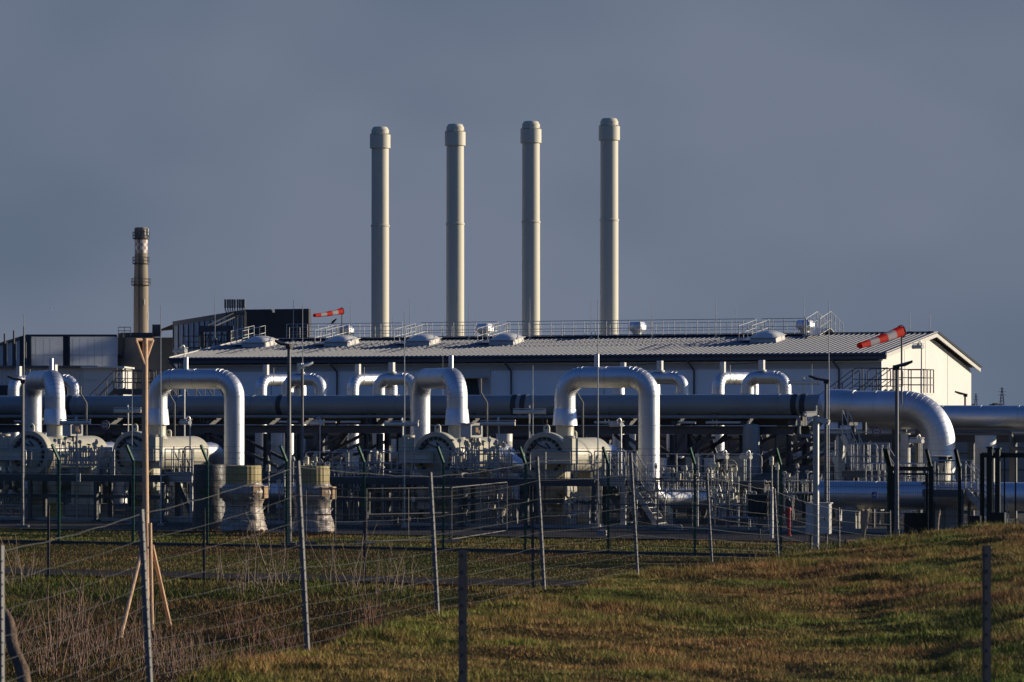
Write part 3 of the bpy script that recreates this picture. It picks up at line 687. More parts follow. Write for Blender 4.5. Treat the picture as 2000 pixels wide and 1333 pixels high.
# grey louvred shed behind the right part
sh = thing('service_shed', 'low grey shed with horizontal bands behind the elbow and gate', 'shed', rowpt(1600, 153), -TH)
mb = MB(); mb.box((8, 2, 1.72), (20, 4, 3.44)); mb.build('walls', 'header', sh)
for z in (.9, 1.7, 2.4, 2.95):
    mb = MB(); mb.box((8, -.03, z), (20, .06, .07)); mb.build('band', 'steelmid', sh)
mb = MB(); mb.box((8, -.06, 3.1), (20, .12, .12)); mb.build('pale_strip', 'trim', sh)
# lights clipped below the rack
for px in (575, 650, 697, 1192, 1348, 1410, 1452, 60, 820):
    a = ah(px); mb = MB(); mb.tube([(a-.45, -.6, RT+.14), (a+.45, -.6, RT+.14)], .05, 8); mb.build('rack_light', 'trim', rk)
# wide grey column in the rack
mb = MB(); a = ah(1491); mb.lathe([(.34, 0), (.34, 3.5), (.30, 3.7), (0, 3.75)], (a, -1.45, 0), Z, 24); o = mb.build('vertical_vessel', 'header', None); o.location = HOr; o.rotation_euler = (0, 0, -TH); tag(o, 'upright round grey column under the right part of the header', 'vessel')
# clad end of the header and its big elbow down
ce = thing('clad_elbow', 'big shiny clad elbow pipe turning down at the right end of the header', 'pipe', HOr, -TH)
a0, a1 = ah(1606), ah(1829, -.4)
zc = 4.24+.02; r2 = .615
mb = MB(); mb.lathe([(HR+.01, 0), (r2+.03, .25), (r2+.04, .9), (r2, 1.4)], (a0-.05, 0, HZ-.03), (1, 0, 0), 40); mb.build('reducer', 'alu', ce)
mb = MB(); clad_pipe(mb, [(a0+1.2, 0, HZ-.06), (a1, -.0, HZ-.06), (a1, -.0, 1.25)], r2, 1.42, 14, 40, 1.3); mb.build('cladding', ['alu', 'seam'], ce)
# second clad pipe further right and behind
cp = thing('clad_header', 'horizontal shiny clad pipe behind the elbow running off to the right', 'pipe', rowpt(1840, 140), -TH)
mb = MB(); clad_pipe(mb, [(-3, 0, 3.98), (14, 0, 3.98)], .48, .5, 8, 36, 1.6); mb.build('cladding', ['alu', 'seam'], cp)
mb = MB(); p, _ = fillet([(-1, -.3, 3.42), (2.9, -.3, 3.42), (2.9, -.3, 2.75), (5, -.3, 2.75)], .2, 6); mb.tube(p, .08, 10); mb.build('drain_pipe', 'steelmid', cp)
r2k = thing('rear_pipe_rack', 'grey steel rack below the right clad pipe', 'steel rack', rowpt(1840, 140), -TH)
mb = MB(); mb.box((2, 0, 3.15), (16, .25, .30)); mb.build('long_beam', 'steeldk', r2k)
mb = MB(); mb.box((2, .6, 3.38), (16, .06, .05)); mb.build('light_strip', 'trim', r2k)
for a in (-5.6, -3.2, 1.2, 2.9, 6.5):
    mb = MB(); mb.box((a, 0, 1.5), (.26, .26, 3.0)); mb.build('column', 'steelmid', r2k)
mb = MB(); mb.bar((-3.1, 0, 1.6), (-1.2, 0, 2.9), .1); mb.build('brace', 'steelmid', r2k)
# low blue-reflecting ground pipe
gp = thing('ground_pipe', 'thick low clad pipe lying behind the gate at the lower right', 'pipe', rowpt(1600, 124), -TH)
gz = rz_of(967, 1650, 124)
mb = MB(); clad_pipe(mb, [(0, 0, gz), (13, 0, gz)], .50, .5, 8, 36, 2.2); mb.build('cladding', ['alu', 'seam'], gp)
for a in (1.2, 5.0, 9.0):
    mb = MB(); mb.box((a, 0, (gz-.4)/2), (.5, .6, gz-.4)); mb.build('plinth', 'concrete', gp)
# blow-off valve below the elbow
def valve(name, label, loc, r, rz=-TH, wheel=True, group=None, lean=0):
    t = thing(name, label, 'valve', loc, rz, group)
    mb = MB(); mb.lathe([(r*1.15, -r*1.6), (r*1.15, -r*1.35), (r*.75, -r*1.3), (r*.95, -r*.9), (r*1.15, -r*.4), (r*1.18, 0), (r*1.15, r*.4), (r*.95, r*.9), (r*.75, r*1.3), (r*1.15, r*1.35), (r*1.15, r*1.6)], (0, 0, 0), (1, 0, 0), 24); mb.build('body', 'cream', t)
    mb = MB(); mb.lathe([(r*.55, r), (r*.55, r*1.35), (r*.75, r*1.4), (r*.75, r*1.6), (r*.35, r*1.65), (r*.35, r*2.4), (r*.45, r*2.5), (r*.3, r*3.0)], n=16); mb.build('bonnet', 'cream', t)
    mb = MB(); mb.box((r*.2, 0, r*2.6), (r*1.6, r*.8, r*.7)); mb.build('gearbox', 'steelmid', t)
    if wheel:
        mb = MB(); c = Vector((r*.2, -r*.7, r*2.6)); mb.ring(c, (0, 1, 0), r*.75, r*.07, 20, 6)
        for k in range(4):
            aa = k*math.pi/2+.4; mb.tube([c, c+Vector((math.cos(aa), 0, math.sin(aa)))*r*.75], r*.05, 5)
        mb.tube([c, c+Vector((0, r*.4, 0))], r*.1, 8); mb.build('handwheel', 'dark', t)
    return t
p = rowpt(1836, 124.5); p.z = 1.9
t = thing('outlet_valve', 'cream valve body with black handwheels below the big elbow', 'valve', p, -TH)
mb = MB(); mb.lathe([(.55, -1.9), (.55, -.75), (.45, -.7), (.36, -.2), (.40, .5), (.42, .75)], n=28); mb.build('body', 'lug', t)
for cx, cz, rr in ((-.12, .25, .28), (-.32, -.35, .17)):
    mb = MB(); c = Vector((cx, -.75, cz)); mb.ring(c, (.3, 1, 0), rr, .035, 20, 6)
    for k in range(3): aa = k*2.1; mb.tube([c, c+Vector((math.cos(aa)*rr, 0, math.sin(aa)*rr))], .02, 5)
    mb.tube([c, c+Vector((.1, .45, 0))], .05, 8); mb.build('handwheel', 'dark', t)
mb = MB(); mb.tube([(.3, -.5, .2), (.35, -.5, .62), (.55, -.4, .7)], .06, 8); mb.box((.3, -.55, .62), (.3, .3, .22)); mb.build('actuator', 'dark', t)
# white vertical risers standing behind
RIS = [(540, 847, 138, .24, 'white upright riser seen under the header right of the second pipe loop'), (1316, 845, 139, .30, 'bluish upright riser right of the fourth loop below the header'),
       (1047, 850, 139, .22, 'white upright riser between the third and fourth loops under the rack'), (1768, 848, 137, .21, 'white upright riser seen just right of the tall lamp post under the beam'),
       (1925, 852, 136, .42, 'thick white upright riser at right above the big gate'), (1682, 850, 139, .10, 'slim white upright pipe beside the rack at lower right'),
       (985, 842, 138, .35, 'short white clad riser behind the third vessel platform'), (1232, 845, 138, .2, 'upright riser close to the left of the tall leg of the fourth loop'), (448, 850, 139, .25, 'pale upright riser left of the second loop downcomer')]
for px, yt, w, r, lb in RIS:
    zt = rz_of(yt, px, w); mb = MB(); mb.lathe([(r*1.3, 0), (r*1.3, .06), (r, .08), (r, zt-.5), (r*1.02, zt-.48), (r*1.02, zt-.44), (r, zt-.42), (r, zt), (0, zt)], n=24)
    o = mb.build('riser_pipe', 'lamp', origin=None); o.location = rowpt(px, w+3); tag(o, lb, 'pipe', 'white risers behind the rack')
# ================================================================ VESSELS
WV = 123.0; VZ = 2.56
def make_vessel(label, loc, side):
    t = thing('filter_vessel', label, 'vessel', loc, -TH, 'cream filter vessels with bolted doors')
    mb = MB(); pr = [(.60, .42), (.67, .55), (.67, 4.9)]
    for k in range(1, 9):
        q = k/9*math.pi/2; pr.append((.67*math.cos(q)*.97+.02, 4.9+.62*math.sin(q)))
    mb.lathe(pr, (0, 0, VZ), (0, 1, 0), 44); mb.build('shell', 'cream', t)
    mb = MB(); mb.lathe([(.70, .04), (.73, 0), (.88, 0), (.90, .03), (.90, .40), (.87, .46), (.67, .50)], (0, 0, VZ), (0, 1, 0), 56); ring = mb.build('closure_ring', 'cream', t)
    mb = MB(); pr = [(0, -.10)]
    for k in range(1, 8): pr.append((.60*k/7, -.10+.13*(k/7)**2.2))
    pr += [(.60, .06), (.71, .06)]; mb.lathe(pr, (0, 0, VZ), (0, 1, 0), 44); door = mb.build('door', 'cream', t)
    mb = MB()
    for k in range(17):
        aa = math.pi*(-.25+1.5*k/16); mb.box((.66*math.cos(aa), -.0, VZ+.66*math.sin(aa)), (.115, .08, .095), M3=Matrix.Rotation(-aa-math.pi/2, 3, 'Y'))
    mb.build('locking_lug', 'dark', ring)
    mb = MB(); mb.bar((-.45, -.12, VZ+.28), (-.25, -.12, VZ+.52), .11, .06); mb.bar((.1, -.12, VZ+.5), (.28, -.12, VZ+.3), .05, .05); mb.bar((-.32, -.15, VZ+.5), (.15, -.15, VZ+.3), .04, .04); mb.build('door_handle', 'dark', door)
    s = side
    mb = MB(); mb.box((s*.62, -.36, VZ-.05), (1.25, .30, .42)); mb.box((s*.62, -.36, VZ+.18), (1.25, .36, .03)); mb.build('hinge_arm', 'cream', door)
    mb = MB(); mb.box((s*1.12, -.18, VZ+.2), (.36, .55, .95)); mb.lathe([(.2, -.55), (.2, .62), (.24, .64), (.24, .72), (0, .73)], (s*1.05, -.1, VZ+.05), Z, 14); mb.build('hinge_block', 'cream', t)
    for y, zz, w_ in ((.2, .86, .20),) + (((2.9, .64, .17),) if s > 0 else ()):
        pts = [(-w_*.62, y, VZ+zz), (w_*.62, y, VZ+zz), (w_*.62, y, VZ+zz+.18)]
        for k in range(7):
            aa = math.pi*k/6; pts.append((w_*.62*math.cos(aa), y, VZ+zz+.2+w_*.62*math.sin(aa)))
        pts.append((-w_*.62, y, VZ+zz+.18)); mb = MB(); mb.prism(pts, (0, .06, 0)); lg = mb.build('lifting_lug', 'lug', t)
        mb = MB(); mb.lathe([(.045, -.012), (.045, .07)], (0, y, VZ+zz+.2), (0, 1, 0), 12); mb.build('lug_hole', 'dark', lg)
    mb = MB(); mb.lathe([(.42, 3.12), (.36, 3.25), (.34, 3.3), (.34, 3.72)], (0, 2., 0), Z, 32); mb.build('top_nozzle', 'cream', t)
    for y in (1.1, 4.3):
        mb = MB(); mb.box((0, y, 1.2), (1.0, .16, 1.6)); mb.box((.42, y, 1.2), (.12, .5, 1.6)); mb.box((-.42, y, 1.2), (.12, .5, 1.6)); mb.box((0, y, .46), (1.2, .55, .05)); mb.build('saddle', 'lug', t)
        mb = MB(); mb.box((0, y, .22), (1.35, .75, .43)); mb.build('plinth', 'concrete', t)
    mb = MB(); p, _ = fillet([(0, 5.45, VZ), (0, 7.0, VZ), (0, 7.0, .9)], .6, 7); mb.m = 0
    clad_pipe(mb, [(0, 5.4, VZ), (0, 7.0, VZ), (0, 7.0, .4)], .40, .62, 7, 28, .9); mb.build('outlet_pipe', ['alu', 'seam'], t)
    # lower drain sump under the shell, with flanged blind end
    mb = MB(); mb.lathe([(.30, 1.95), (.30, .95), (.36, .93), (.36, .80), (.2, .7)], (0, .9, 0), Z, 20); mb.lathe([(.22, -.1), (.22, .7), (.34, .72), (.34, .84), (.0, .85)], (0, .9, 1.35), (.96, -.28, 0), 22); mb.build('drain_sump', 'cream', t)
    # name plate
    mb = MB(); mb.box((s*.36, -.518, VZ-.07), (.44, .01, .13)); pl = mb.build('name_plate', 'signwhite', t)
    return t, pl
VP = [(56, -1, 'cream filter vessel at far left, door hinge arm reaching left'), (258, 1, 'cream filter vessel behind the tall wooden marker post'),
      (850, -1, 'cream filter vessel in the middle behind the temporary site fence, hinge arm left'), (1063, 1, 'cream filter vessel below the rightmost pipe loop, lettered plate on hinge arm')]
VES = []
for px, s, lb in VP:
    t, pl = make_vessel(lb, rowpt(px, WV), s); VES.append(t)
    if px == 1063:
        text_mesh('BANDLE', .085, 'plate_lettering', 'black', pl, (s*.42, -.525, VZ-.07), (math.pi/2, 0, 0))
        mb = MB(); mb.prism([(s*.17, -.5235, VZ-.07), (s*.22, -.5235, VZ-.12), (s*.22, -.5235, VZ-.02)], (0, -.004, 0)); mb.build('plate_logo', 'black', pl)
    elif px == 258: text_mesh('4', .11, 'plate_number', 'black', pl, (s*.25, -.525, VZ-.07), (math.pi/2, 0, 0))
# ================================================================ PIPE LOOPS
LOOPL = ['curved shiny pipe loop at far left, coming towards the viewer', 'wide shiny pipe loop behind the tall wooden marker post', 'curved shiny pipe loop in the middle, coming towards the viewer', 'wide shiny pipe loop right of centre above the lettered vessel']
LT = 5.49; LR = .395
for i, (px, s, _) in enumerate(VP):
    o = VES[i].location; n0 = o+V*2.0
    t = thing('pipe_loop', LOOPL[i], 'pipe loop', (n0.x, n0.y, 0), -TH if s > 0 else 0, 'shiny pipe loops above the filter vessels')
    if s > 0:
        ar = 3.36 if i == 3 else 3.42
        pts = [(0, 0, 4.1), (0, 0, LT), (ar, 0, LT), (ar, 0, .99), (ar+1.62, 2.3, .99)]
        mb = MB(); clad_pipe(mb, pts, LR, [.74, .70, .55], 9, 36, 1.15); mb.build('cladding', ['alu', 'seam'], t); tv = (1.28, 0)
        if True:
            mb = MB(); mb.box((ar+.55, .55, .62), (.2, .5, .5)); mb.build('pipe_shoe', 'lug', t)
            mb = MB(); mb.box((ar+.55, .55, .2), (.26, .3, .4)); mb.build('plinth', 'concrete', t)
        v = valve('ball_valve', ('cream ball valve on the low pipe right of the wrapped drums' if i == 1 else 'cream ball valve at the end of the low pipe right of the rightmost loop'), t.location+U*(ar+1.95)+V*2.75+Z*.99, .42, rz=-TH+.957)
    else:
        dx, dy = (-1.42, 4.0) if i == 2 else (-1.55, 5.0)
        pxl = 820.5 if i == 2 else 63.
        Dl = n0.y+dy; dx = (pxl-1000)/F*Dl-n0.x
        dv = Vector((dx, dy, 0))
        mb = MB(); clad_pipe(mb, [(0, 0, 4.1), (0, 0, LT), dv+Z*LT, dv+Z*.4], LR, [.74, .74], 9, 36, 1.15); mb.build('cladding', ['alu', 'seam'], t); q = dv*.16; tv = (q.x, q.y)
    mb = MB(); mb.lathe([(LR+.005, 4.32), (LR+.02, 4.3), (LR+.075, 3.70), (LR+.06, 3.69), (LR-.03, 3.70)], n=36); mb.build('flare_skirt', 'alu', t)
    mb = MB(); mb.lathe([(.092, LT+LR-.03), (.092, 6.35), (.08, 6.36), (0, 6.36)], (tv[0], tv[1], 0), Z, 16); mb.build('vent_stub', 'alu2', t)
# ================================================================ SMALL LOOPS between header and hall
WS = 142.
def small_pair(label, px, w=WS):
    o = rowpt(px, w); t = thing('small_pipe_loop', label, 'pipe loop', o, -TH, 'small shiny pipe loops behind the header')
    r = .27; zt = 5.62
    mb = MB(); clad_pipe(mb, [(0, 0, .3), (0, 0, zt), (1.62, 0, zt), (1.62, 0, 4.9)], r, .42, 6, 26, .8); mb.build('cladding', ['alu', 'seam'], t)
    mb = MB(); mb.lathe([(r+.006, 4.86), (r+.006, 4.94)], n=26); mb.build('marker_band', 'greenband', t)
    mb = MB(); mb.box((1.62, 0, 4.68), (.62, .6, .52)); mb.box((2.1, 0, 4.72), (.4, .4, .4)); bx = mb.build('valve_box', 'whitebox', t)
    mb = MB(); c = Vector((2.15, -.42, 4.7)); mb.ring(c, (.5, 1, 0), .21, .02, 18, 5); mb.tube([c-Vector((.2, 0, 0)), c+Vector((.2, 0, 0))], .015, 5); mb.tube([c, c+Vector((0, .3, 0))], .03, 6); mb.tube([(1.9, -.35, 4.5), (2.7, -.35, 4.5)], .04, 6); mb.build('handwheel', 'steelmid', bx)
    mb = MB(); mb.box((1.62, 0, 2.2), (.5, .5, 4.4)); mb.build('stand', 'steelmid', t)
    mb = MB(); mb.box((.62, 0, zt+r+.20), (.22, .22, .50)); mb.lathe([(.2, zt+r-.02), (.2, zt+r+.05)], (.62, 0, 0), Z, 14); mb.build('vent_post', 'whitebox', t)
    mb = MB(); mb.tube([(.62, 0, zt+r+.36), (-.9, .4, zt+r+.28), (-.9, .4, zt-.2)], .022, 6); mb.build('guy_pipe', 'steelmid', t)
    return t
def small_back(label, px, w=WS+1.6):
    o = rowpt(px, w); t = thing('small_pipe_bend', label, 'pipe bend', o, -TH, 'small shiny pipe bends behind the header')
    r = .265; zt = 5.62
    mb = MB(); clad_pipe(mb, [(0, -.6, .3), (0, -.6, zt), (.55, 2.2, zt), (.55, 2.2, 1)], r, .42, 6, 26, .8); mb.build('cladding', ['alu', 'seam'], t)
    mb = MB(); mb.lathe([(r+.006, 4.86), (r+.006, 4.94)], (0, -.6, 0), Z, 26); mb.build('marker_band', 'greenband', t)
    mb = MB(); mb.box((.1, -.3, zt+r+.18), (.2, .2, .46)); mb.build('vent_post', 'whitebox', t)
    return t
for px, nm in ((83, 'mostly hidden behind the far left big loop'), (562, 'right of the wide loop by the dark-headed lamp post'), (740, 'left of the middle big loop'), (1262, 'mostly hidden behind the right big loop'), (1460, 'standing clear, right of the right big loop')):
    small_pair('small shiny pipe loop, '+nm, px)
for px, nm in ((522, 'left of the dark-headed lamp post'), (701, 'left of the middle loops'), (1218, 'seen through the opening of the right big loop'), (1412, 'left of the clear standing small loop'), (40, 'behind the far left big loop')):
    small_back('small shiny pipe bend with green band, '+nm, px)
# ================================================================ PLATFORMS AND STAIRS
WP = 121.6
def deck(mb_parent, a0, a1, b0, b1, z, beam='steeldk'):
    mb = MB(); mb.box(((a0+a1)/2, (b0+b1)/2, z-.02), (a1-a0, b1-b0, .04)); mb.build('grating', 'steelmid', mb_parent)
    mb = MB(); mb.box(((a0+a1)/2, b0, z-.14), (a1-a0, .08, .24)); mb.box(((a0+a1)/2, b1, z-.14), (a1-a0, .08, .24)); mb.build('edge_beam', beam, mb_parent)
def loop_rail(mb, a0, a1, b, z, h=1.0, step=1.35):
    """run of welded hoop panels with rounded corners"""
    L = a1-a0; n = max(1, round(L/2.6)); w_ = L/n
    for i in range(n):
        q0, q1 = a0+i*w_+.12, a0+(i+1)*w_-.12
        p, _ = fillet([(q0, b, z+.28), (q0, b, z+h), (q1, b, z+h), (q1, b, z+.28)], .16, 4); mb.tube(p, .024, 6)
        mb.tube([(q0, b, z+h*.55), (q1, b, z+h*.55)], .018, 5); mb.tube([(q0, b, z+.28), (q1, b, z+.28)], .018, 5)
        for f in (.25, .75): mb.tube([(q0+(q1-q0)*f, b, z-.15), (q0+(q1-q0)*f, b, z+h)], .026, 6)
def stair(t, top, bot, w_=.8, side=(0, 1, 0), n=9, mt='steel'):
    top = Vector(top); bot = Vector(bot); s = Vector(side)*w_/2
    for sg in (-1, 1):
        mb = MB(); mb.bar(top+s*sg, bot+s*sg, .04, .2); mb.build('stringer', mt, t)
        mb = MB(); h = Z*.95
        mb.tube([top+s*sg+h, bot+s*sg+h], .022, 6); mb.tube([top+s*sg+h*.5, bot+s*sg+h*.5], .018, 5)
        for k in range(4): q = top+(bot-top)*(k/3)+s*sg; mb.tube([q, q+h], .022, 6)
        mb.build('handrail', mt, t)
    mb = MB()
    for k in range(n):
        q = top+(bot-top)*((k+.5)/n); mb.bar(q-s, q+s, .22, .03)
    mb.build('treads', mt, t)
PO = Vector((0, WP, 0))
def ap(px, b=0.): return loc_a(PO, px, b)
DZ = 1.78
def platform(label, p0, p1, st):
    t = thing('work_platform', label, 'platform', PO, -TH, 'raised work platforms around the vessels')
    a0, a1 = ap(p0), ap(p1)
    deck(t, a0, a1, -.5, .75, DZ); 
    n = max(2, round((a1-a0)/2.6))
    for k in range(n+1):
        a = a0+.08+(a1-a0-.16)*k/n
        for b in (-.42, .68):
            mb = MB(); mb.box((a, b, (DZ-.27)/2), (.14, .14, DZ-.27)); mb.box((a, b, .02), (.3, .3, .04)); mb.build('leg', 'steeldk', t)
    mb = MB(); loop_rail(mb, a0, a1, -.48, DZ); mb.build('front_railing', 'steel', t)
    mb = MB(); mb.box(((a0+a1)/2, -.2, .95), (a1-a0, .1, .12)); mb.build('lower_beam', 'steeldk', t)
    return t, a0, a1
t, a0, a1 = platform('raised platform in front of the two left vessels', -60, 333, None)
tl, _, _ = t, 0, 0
t, a0, a1 = platform('raised platform in front of the two right vessels', 655, 1172, None)
def stair_unit(label, px, rz_, w):
    o = rowpt(px, w); t = thing('access_stair', label, 'stairs', o, -TH, 'galvanised access stairs beside the vessels')
    deck(t, -.6, .6, -.45, .75, DZ, 'steel')
    for x in (-.55, .55):
        for y in (-.4, .7):
            mb = MB(); mb.box((x, y, (DZ-.26)/2), (.12, .12, DZ-.26)); mb.build('leg', 'steel', t)
    mb = MB(); railing(mb, [(-.6, -.43, DZ), (.6, -.43, DZ)], 1.0, .024, .3, (.33, .6), True); railing(mb, [(-.6, .73, DZ), (.6, .73, DZ)], 1.0, .024, .6, (.5,), True); mb.build('railing', 'steel', t)
    mb = MB(); p, _ = fillet([(.25, -.46, DZ+.1), (.25, -.46, DZ+1.1), (.55, -.46, DZ+1.1), (.55, -.46, DZ+.1)], .12, 4); mb.tube(p, .024, 6); mb.tube([(-.2, -.46, DZ+.1), (-.2, -.46, DZ+1.1)], .024, 6); mb.build('hoop_rail', 'steel', t)
    return t
t = stair_unit('galvanised access stair landing left of the wrapped drums', 360, 0, 121.9); stair(t, (-.35, .15, DZ), (.5, .15, .15), .7, (0, 1, 0), 8, 'steeldk')
mb = MB(); mb.box((.1, -.3, .1), (2.4, .5, .2)); mb.build('plinth', 'concrete', t)
t = stair_unit('galvanised access stair descending to the right beside the lettered vessel', 1200, 0, 122.2); stair(t, (.62, .15, DZ), (1.75, .15, .1), .8, (0, 1, 0), 9, 'steel'); stair(t, (-.5, .5, DZ-.1), (.5, .5, .1), .6, (0, 1, 0), 8, 'steelmid')
# high crossover platform at right
o = rowpt(1740, 141); xo = thing('crossover_platform', 'high crossover platform with stairs in front of the white gable', 'platform', o, -TH)
dz = rz_of(768, 1740, 141); q0, q1 = loc_a(o, 1668), loc_a(o, 1752); q2 = loc_a(o, 1818, 1.2)
deck(xo, q0, q1, -.5, 1.2, dz-.0, 'steeldk')
mb = MB(); mb.box(((q1+q2)/2, .9, dz-.06), (q2-q1, 1.4, .06)); mb.box(((q1+q2)/2, .2, dz-.12), (q2-q1, .06, .2)); mb.build('grating', 'steel', xo)
mb = MB(); loop_rail(mb, q0, q1, -.5, dz, 1.0); loop_rail(mb, q0+.1, q1, 1.2, dz, 1.0); mb.build('front_railing', 'steelmid', xo)
mb = MB(); railing(mb, [(q1, .2, dz), (q2, .2, dz)], .95, .024, .45, (.35, .65)); railing(mb, [(q1, 1.6, dz), (q2, 1.6, dz), (q2, .2, dz)], .95, .024, .5, (.35, .65)); mb.build('side_railing', 'steelmid', xo)
for a in (q0+.1, q1, q2-.1):
    for b in (-.4, 1.1):
        mb = MB(); mb.box((a, b, (dz-.2)/2), (.15, .15, dz-.2)); mb.build('leg', 'steeldk', xo)
stair(xo, (q0, .3, dz), (q0-2.2, .3, dz-1.6), .9, (0, 1, 0), 8, 'steelmid'); stair(xo, (q0+1.0, 1.7, dz+.1), (q0-.8, 1.7, dz-1.2), .8, (0, 1, 0), 8, 'steelmid')
# left stairs above the header
o = rowpt(255, 144); xl = thing('rear_stair', 'grey stair and railings above the header in front of the concrete block', 'stairs', o, -TH)
dz = rz_of(760, 255, 144)
deck(xl, -.6, 1.6, -.5, .8, dz, 'steeldk'); mb = MB(); loop_rail(mb, -.6, 1.6, -.5, dz, .85); loop_rail(mb, -.3, 1.6, .8, dz, .85); railing(mb, [(-.6, -.5, dz-.2), (1.6, -.5, dz-.2)], 1.0, .02, .35, (.5,)); mb.build('railing', 'steelmid', xl)
for a in (-.5, 1.5):
    mb = MB(); mb.box((a, 0, dz/2-.1), (.15, .15, dz-.2)); mb.build('leg', 'steeldk', xl)
stair(xl, (-.6, .2, dz), (-2.2, .2, dz-1.4), .8, (0, 1, 0), 7, 'steelmid')
o = rowpt(395, 146); xm = thing('rear_walkway', 'grey walkway railing with diagonals seen through the wide left loop', 'walkway', o, -TH)
dz = 4.85; mb = MB(); a0, a1 = loc_a(o, 330), loc_a(o, 470); railing(mb, [(a0, 0, dz-.3), (a1, 0, dz-.3)], .75, .025, .45, (.5,))
for k in range(6):
    mb.bar((a0+(a1-a0)*k/6, .3, dz+.4), (a0+(a1-a0)*(k+1)/6, .3, dz-.4), .05)
mb.build('railing', 'steelmid', xm)
mb = MB(); mb.box(((a0+a1)/2, .3, dz-.4), (a1-a0, .9, .08)); mb.build('grating', 'steeldk', xm)
for a in (a0+.1, a1-.1):
    mb = MB(); mb.box((a, .3, dz/2-.2), (.16, .16, dz-.4)); mb.build('leg', 'steeldk', xm)
# lower right platforms and ladder stair behind
for px, w, dzz, wd, lb in ((1690, 131, 2.0, 1.5, 'small galvanised platform with stair right of the rack end'), (1750, 126, 1.35, 2.2, 'low galvanised platform behind the mesh gate'), (1850, 123, 1.5, 1.5, 'low railed platform around the outlet valve at right')):
    o = rowpt(px, w); t = thing('service_platform', lb, 'platform', o, -TH, 'small service platforms')
    deck(t, -wd/2, wd/2, -.5, .6, dzz, 'steelmid'); mb = MB(); loop_rail(mb, -wd/2, wd/2, -.5, dzz, 1.); railing(mb, [(-wd/2, .6, dzz), (wd/2, .6, dzz)], 1., .022, .25, (.5,)); mb.build('railing', 'steel', t)
    for a in (-wd/2+.1, wd/2-.1):
        for b in (-.4, .5):
            mb = MB(); mb.box((a, b, dzz/2-.05), (.1, .1, dzz-.1)); mb.build('leg', 'steelmid', t)
    if px != 1750: stair(t, (wd/2, 0, dzz), (wd/2+1.3, 0, .1), .7, (0, 1, 0), 7, 'steel')
o = rowpt(1675, 134); t = thing('stair_tower', 'steep galvanised stair rising behind the rack column at right', 'stairs', o, -TH)
stair(t, (-.5, 0, 3.3), (.9, 0, .3), .7, (0, 1, 0), 12, 'steel'); mb = MB(); mb.box((-.7, 0, 1.6), (.12, .8, 3.3)); mb.build('leg', 'steel', t); mb = MB()
for k in range(9): mb.bar((-1.4, .4, .6+.3*k), (.4, .4, .6+.3*k), .03)
for k in range(6): mb.bar((-1.4+.36*k, .4, .3), (-1.4+.36*k, .4, 3.1), .03)
mb.build('cage', 'steel', t)
# ================================================================ BACKGROUND PROCESS CLUTTER under the header
def pipe_run(label, w, p0, p1, z, r, mt, flanges=()):
    o = Vector((0, w, 0)); t = thing('process_pipe', label, 'pipe', o, -TH, 'horizontal process pipes in the shade below the header')
    a0, a1 = loc_a(o, p0), loc_a(o, p1); mb = MB(); mb.tube([(a0, 0, z), (a1, 0, z)], r, 20)
    mb.build('pipe', mt, t)
    for f in flanges:
        a = loc_a(o, f); mb = MB(); mb.lathe([(r, -.12), (r*1.35, -.1), (r*1.35, -.01), (r*1.1, 0), (r*1.35, .01), (r*1.35, .1), (r, .12)], (a, 0, z), (1, 0, 0), 20); mb.build('flange', mt, t)
    for k in range(int((a1-a0)/3)+1):
        a = a0+.3+3*k; mb = MB(); mb.box((a, 0, (z-r)/2), (.2, .3, z-r)); mb.build('support', 'steeldk', t)
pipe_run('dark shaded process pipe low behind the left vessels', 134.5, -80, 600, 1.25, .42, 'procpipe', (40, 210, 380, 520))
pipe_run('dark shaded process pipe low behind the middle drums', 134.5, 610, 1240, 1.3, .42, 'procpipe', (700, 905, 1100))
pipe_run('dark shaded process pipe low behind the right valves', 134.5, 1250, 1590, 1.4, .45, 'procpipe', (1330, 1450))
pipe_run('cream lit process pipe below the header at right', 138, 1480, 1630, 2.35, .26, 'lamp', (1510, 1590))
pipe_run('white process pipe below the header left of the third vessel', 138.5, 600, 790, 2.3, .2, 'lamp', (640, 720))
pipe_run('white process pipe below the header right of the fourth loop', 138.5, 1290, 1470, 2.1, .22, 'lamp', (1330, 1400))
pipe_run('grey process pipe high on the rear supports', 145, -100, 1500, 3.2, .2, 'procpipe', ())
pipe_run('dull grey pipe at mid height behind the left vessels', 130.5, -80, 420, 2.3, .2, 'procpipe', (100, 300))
bw = thing('dark_backing_wall', 'long low dark service wall behind the process pipes', 'wall', (0, 147, 0), -TH)  # added to hide the pale hall wall and keep the shade here near black
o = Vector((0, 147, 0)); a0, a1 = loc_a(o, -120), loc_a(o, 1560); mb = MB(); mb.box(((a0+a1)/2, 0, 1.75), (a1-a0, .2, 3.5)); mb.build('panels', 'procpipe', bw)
mb = MB()
k = a0
while k < a1: mb.box((k, -.14, 1.75), (.12, .1, 3.5)); k += 2.1
mb.build('wall_posts', 'steeldk', bw)
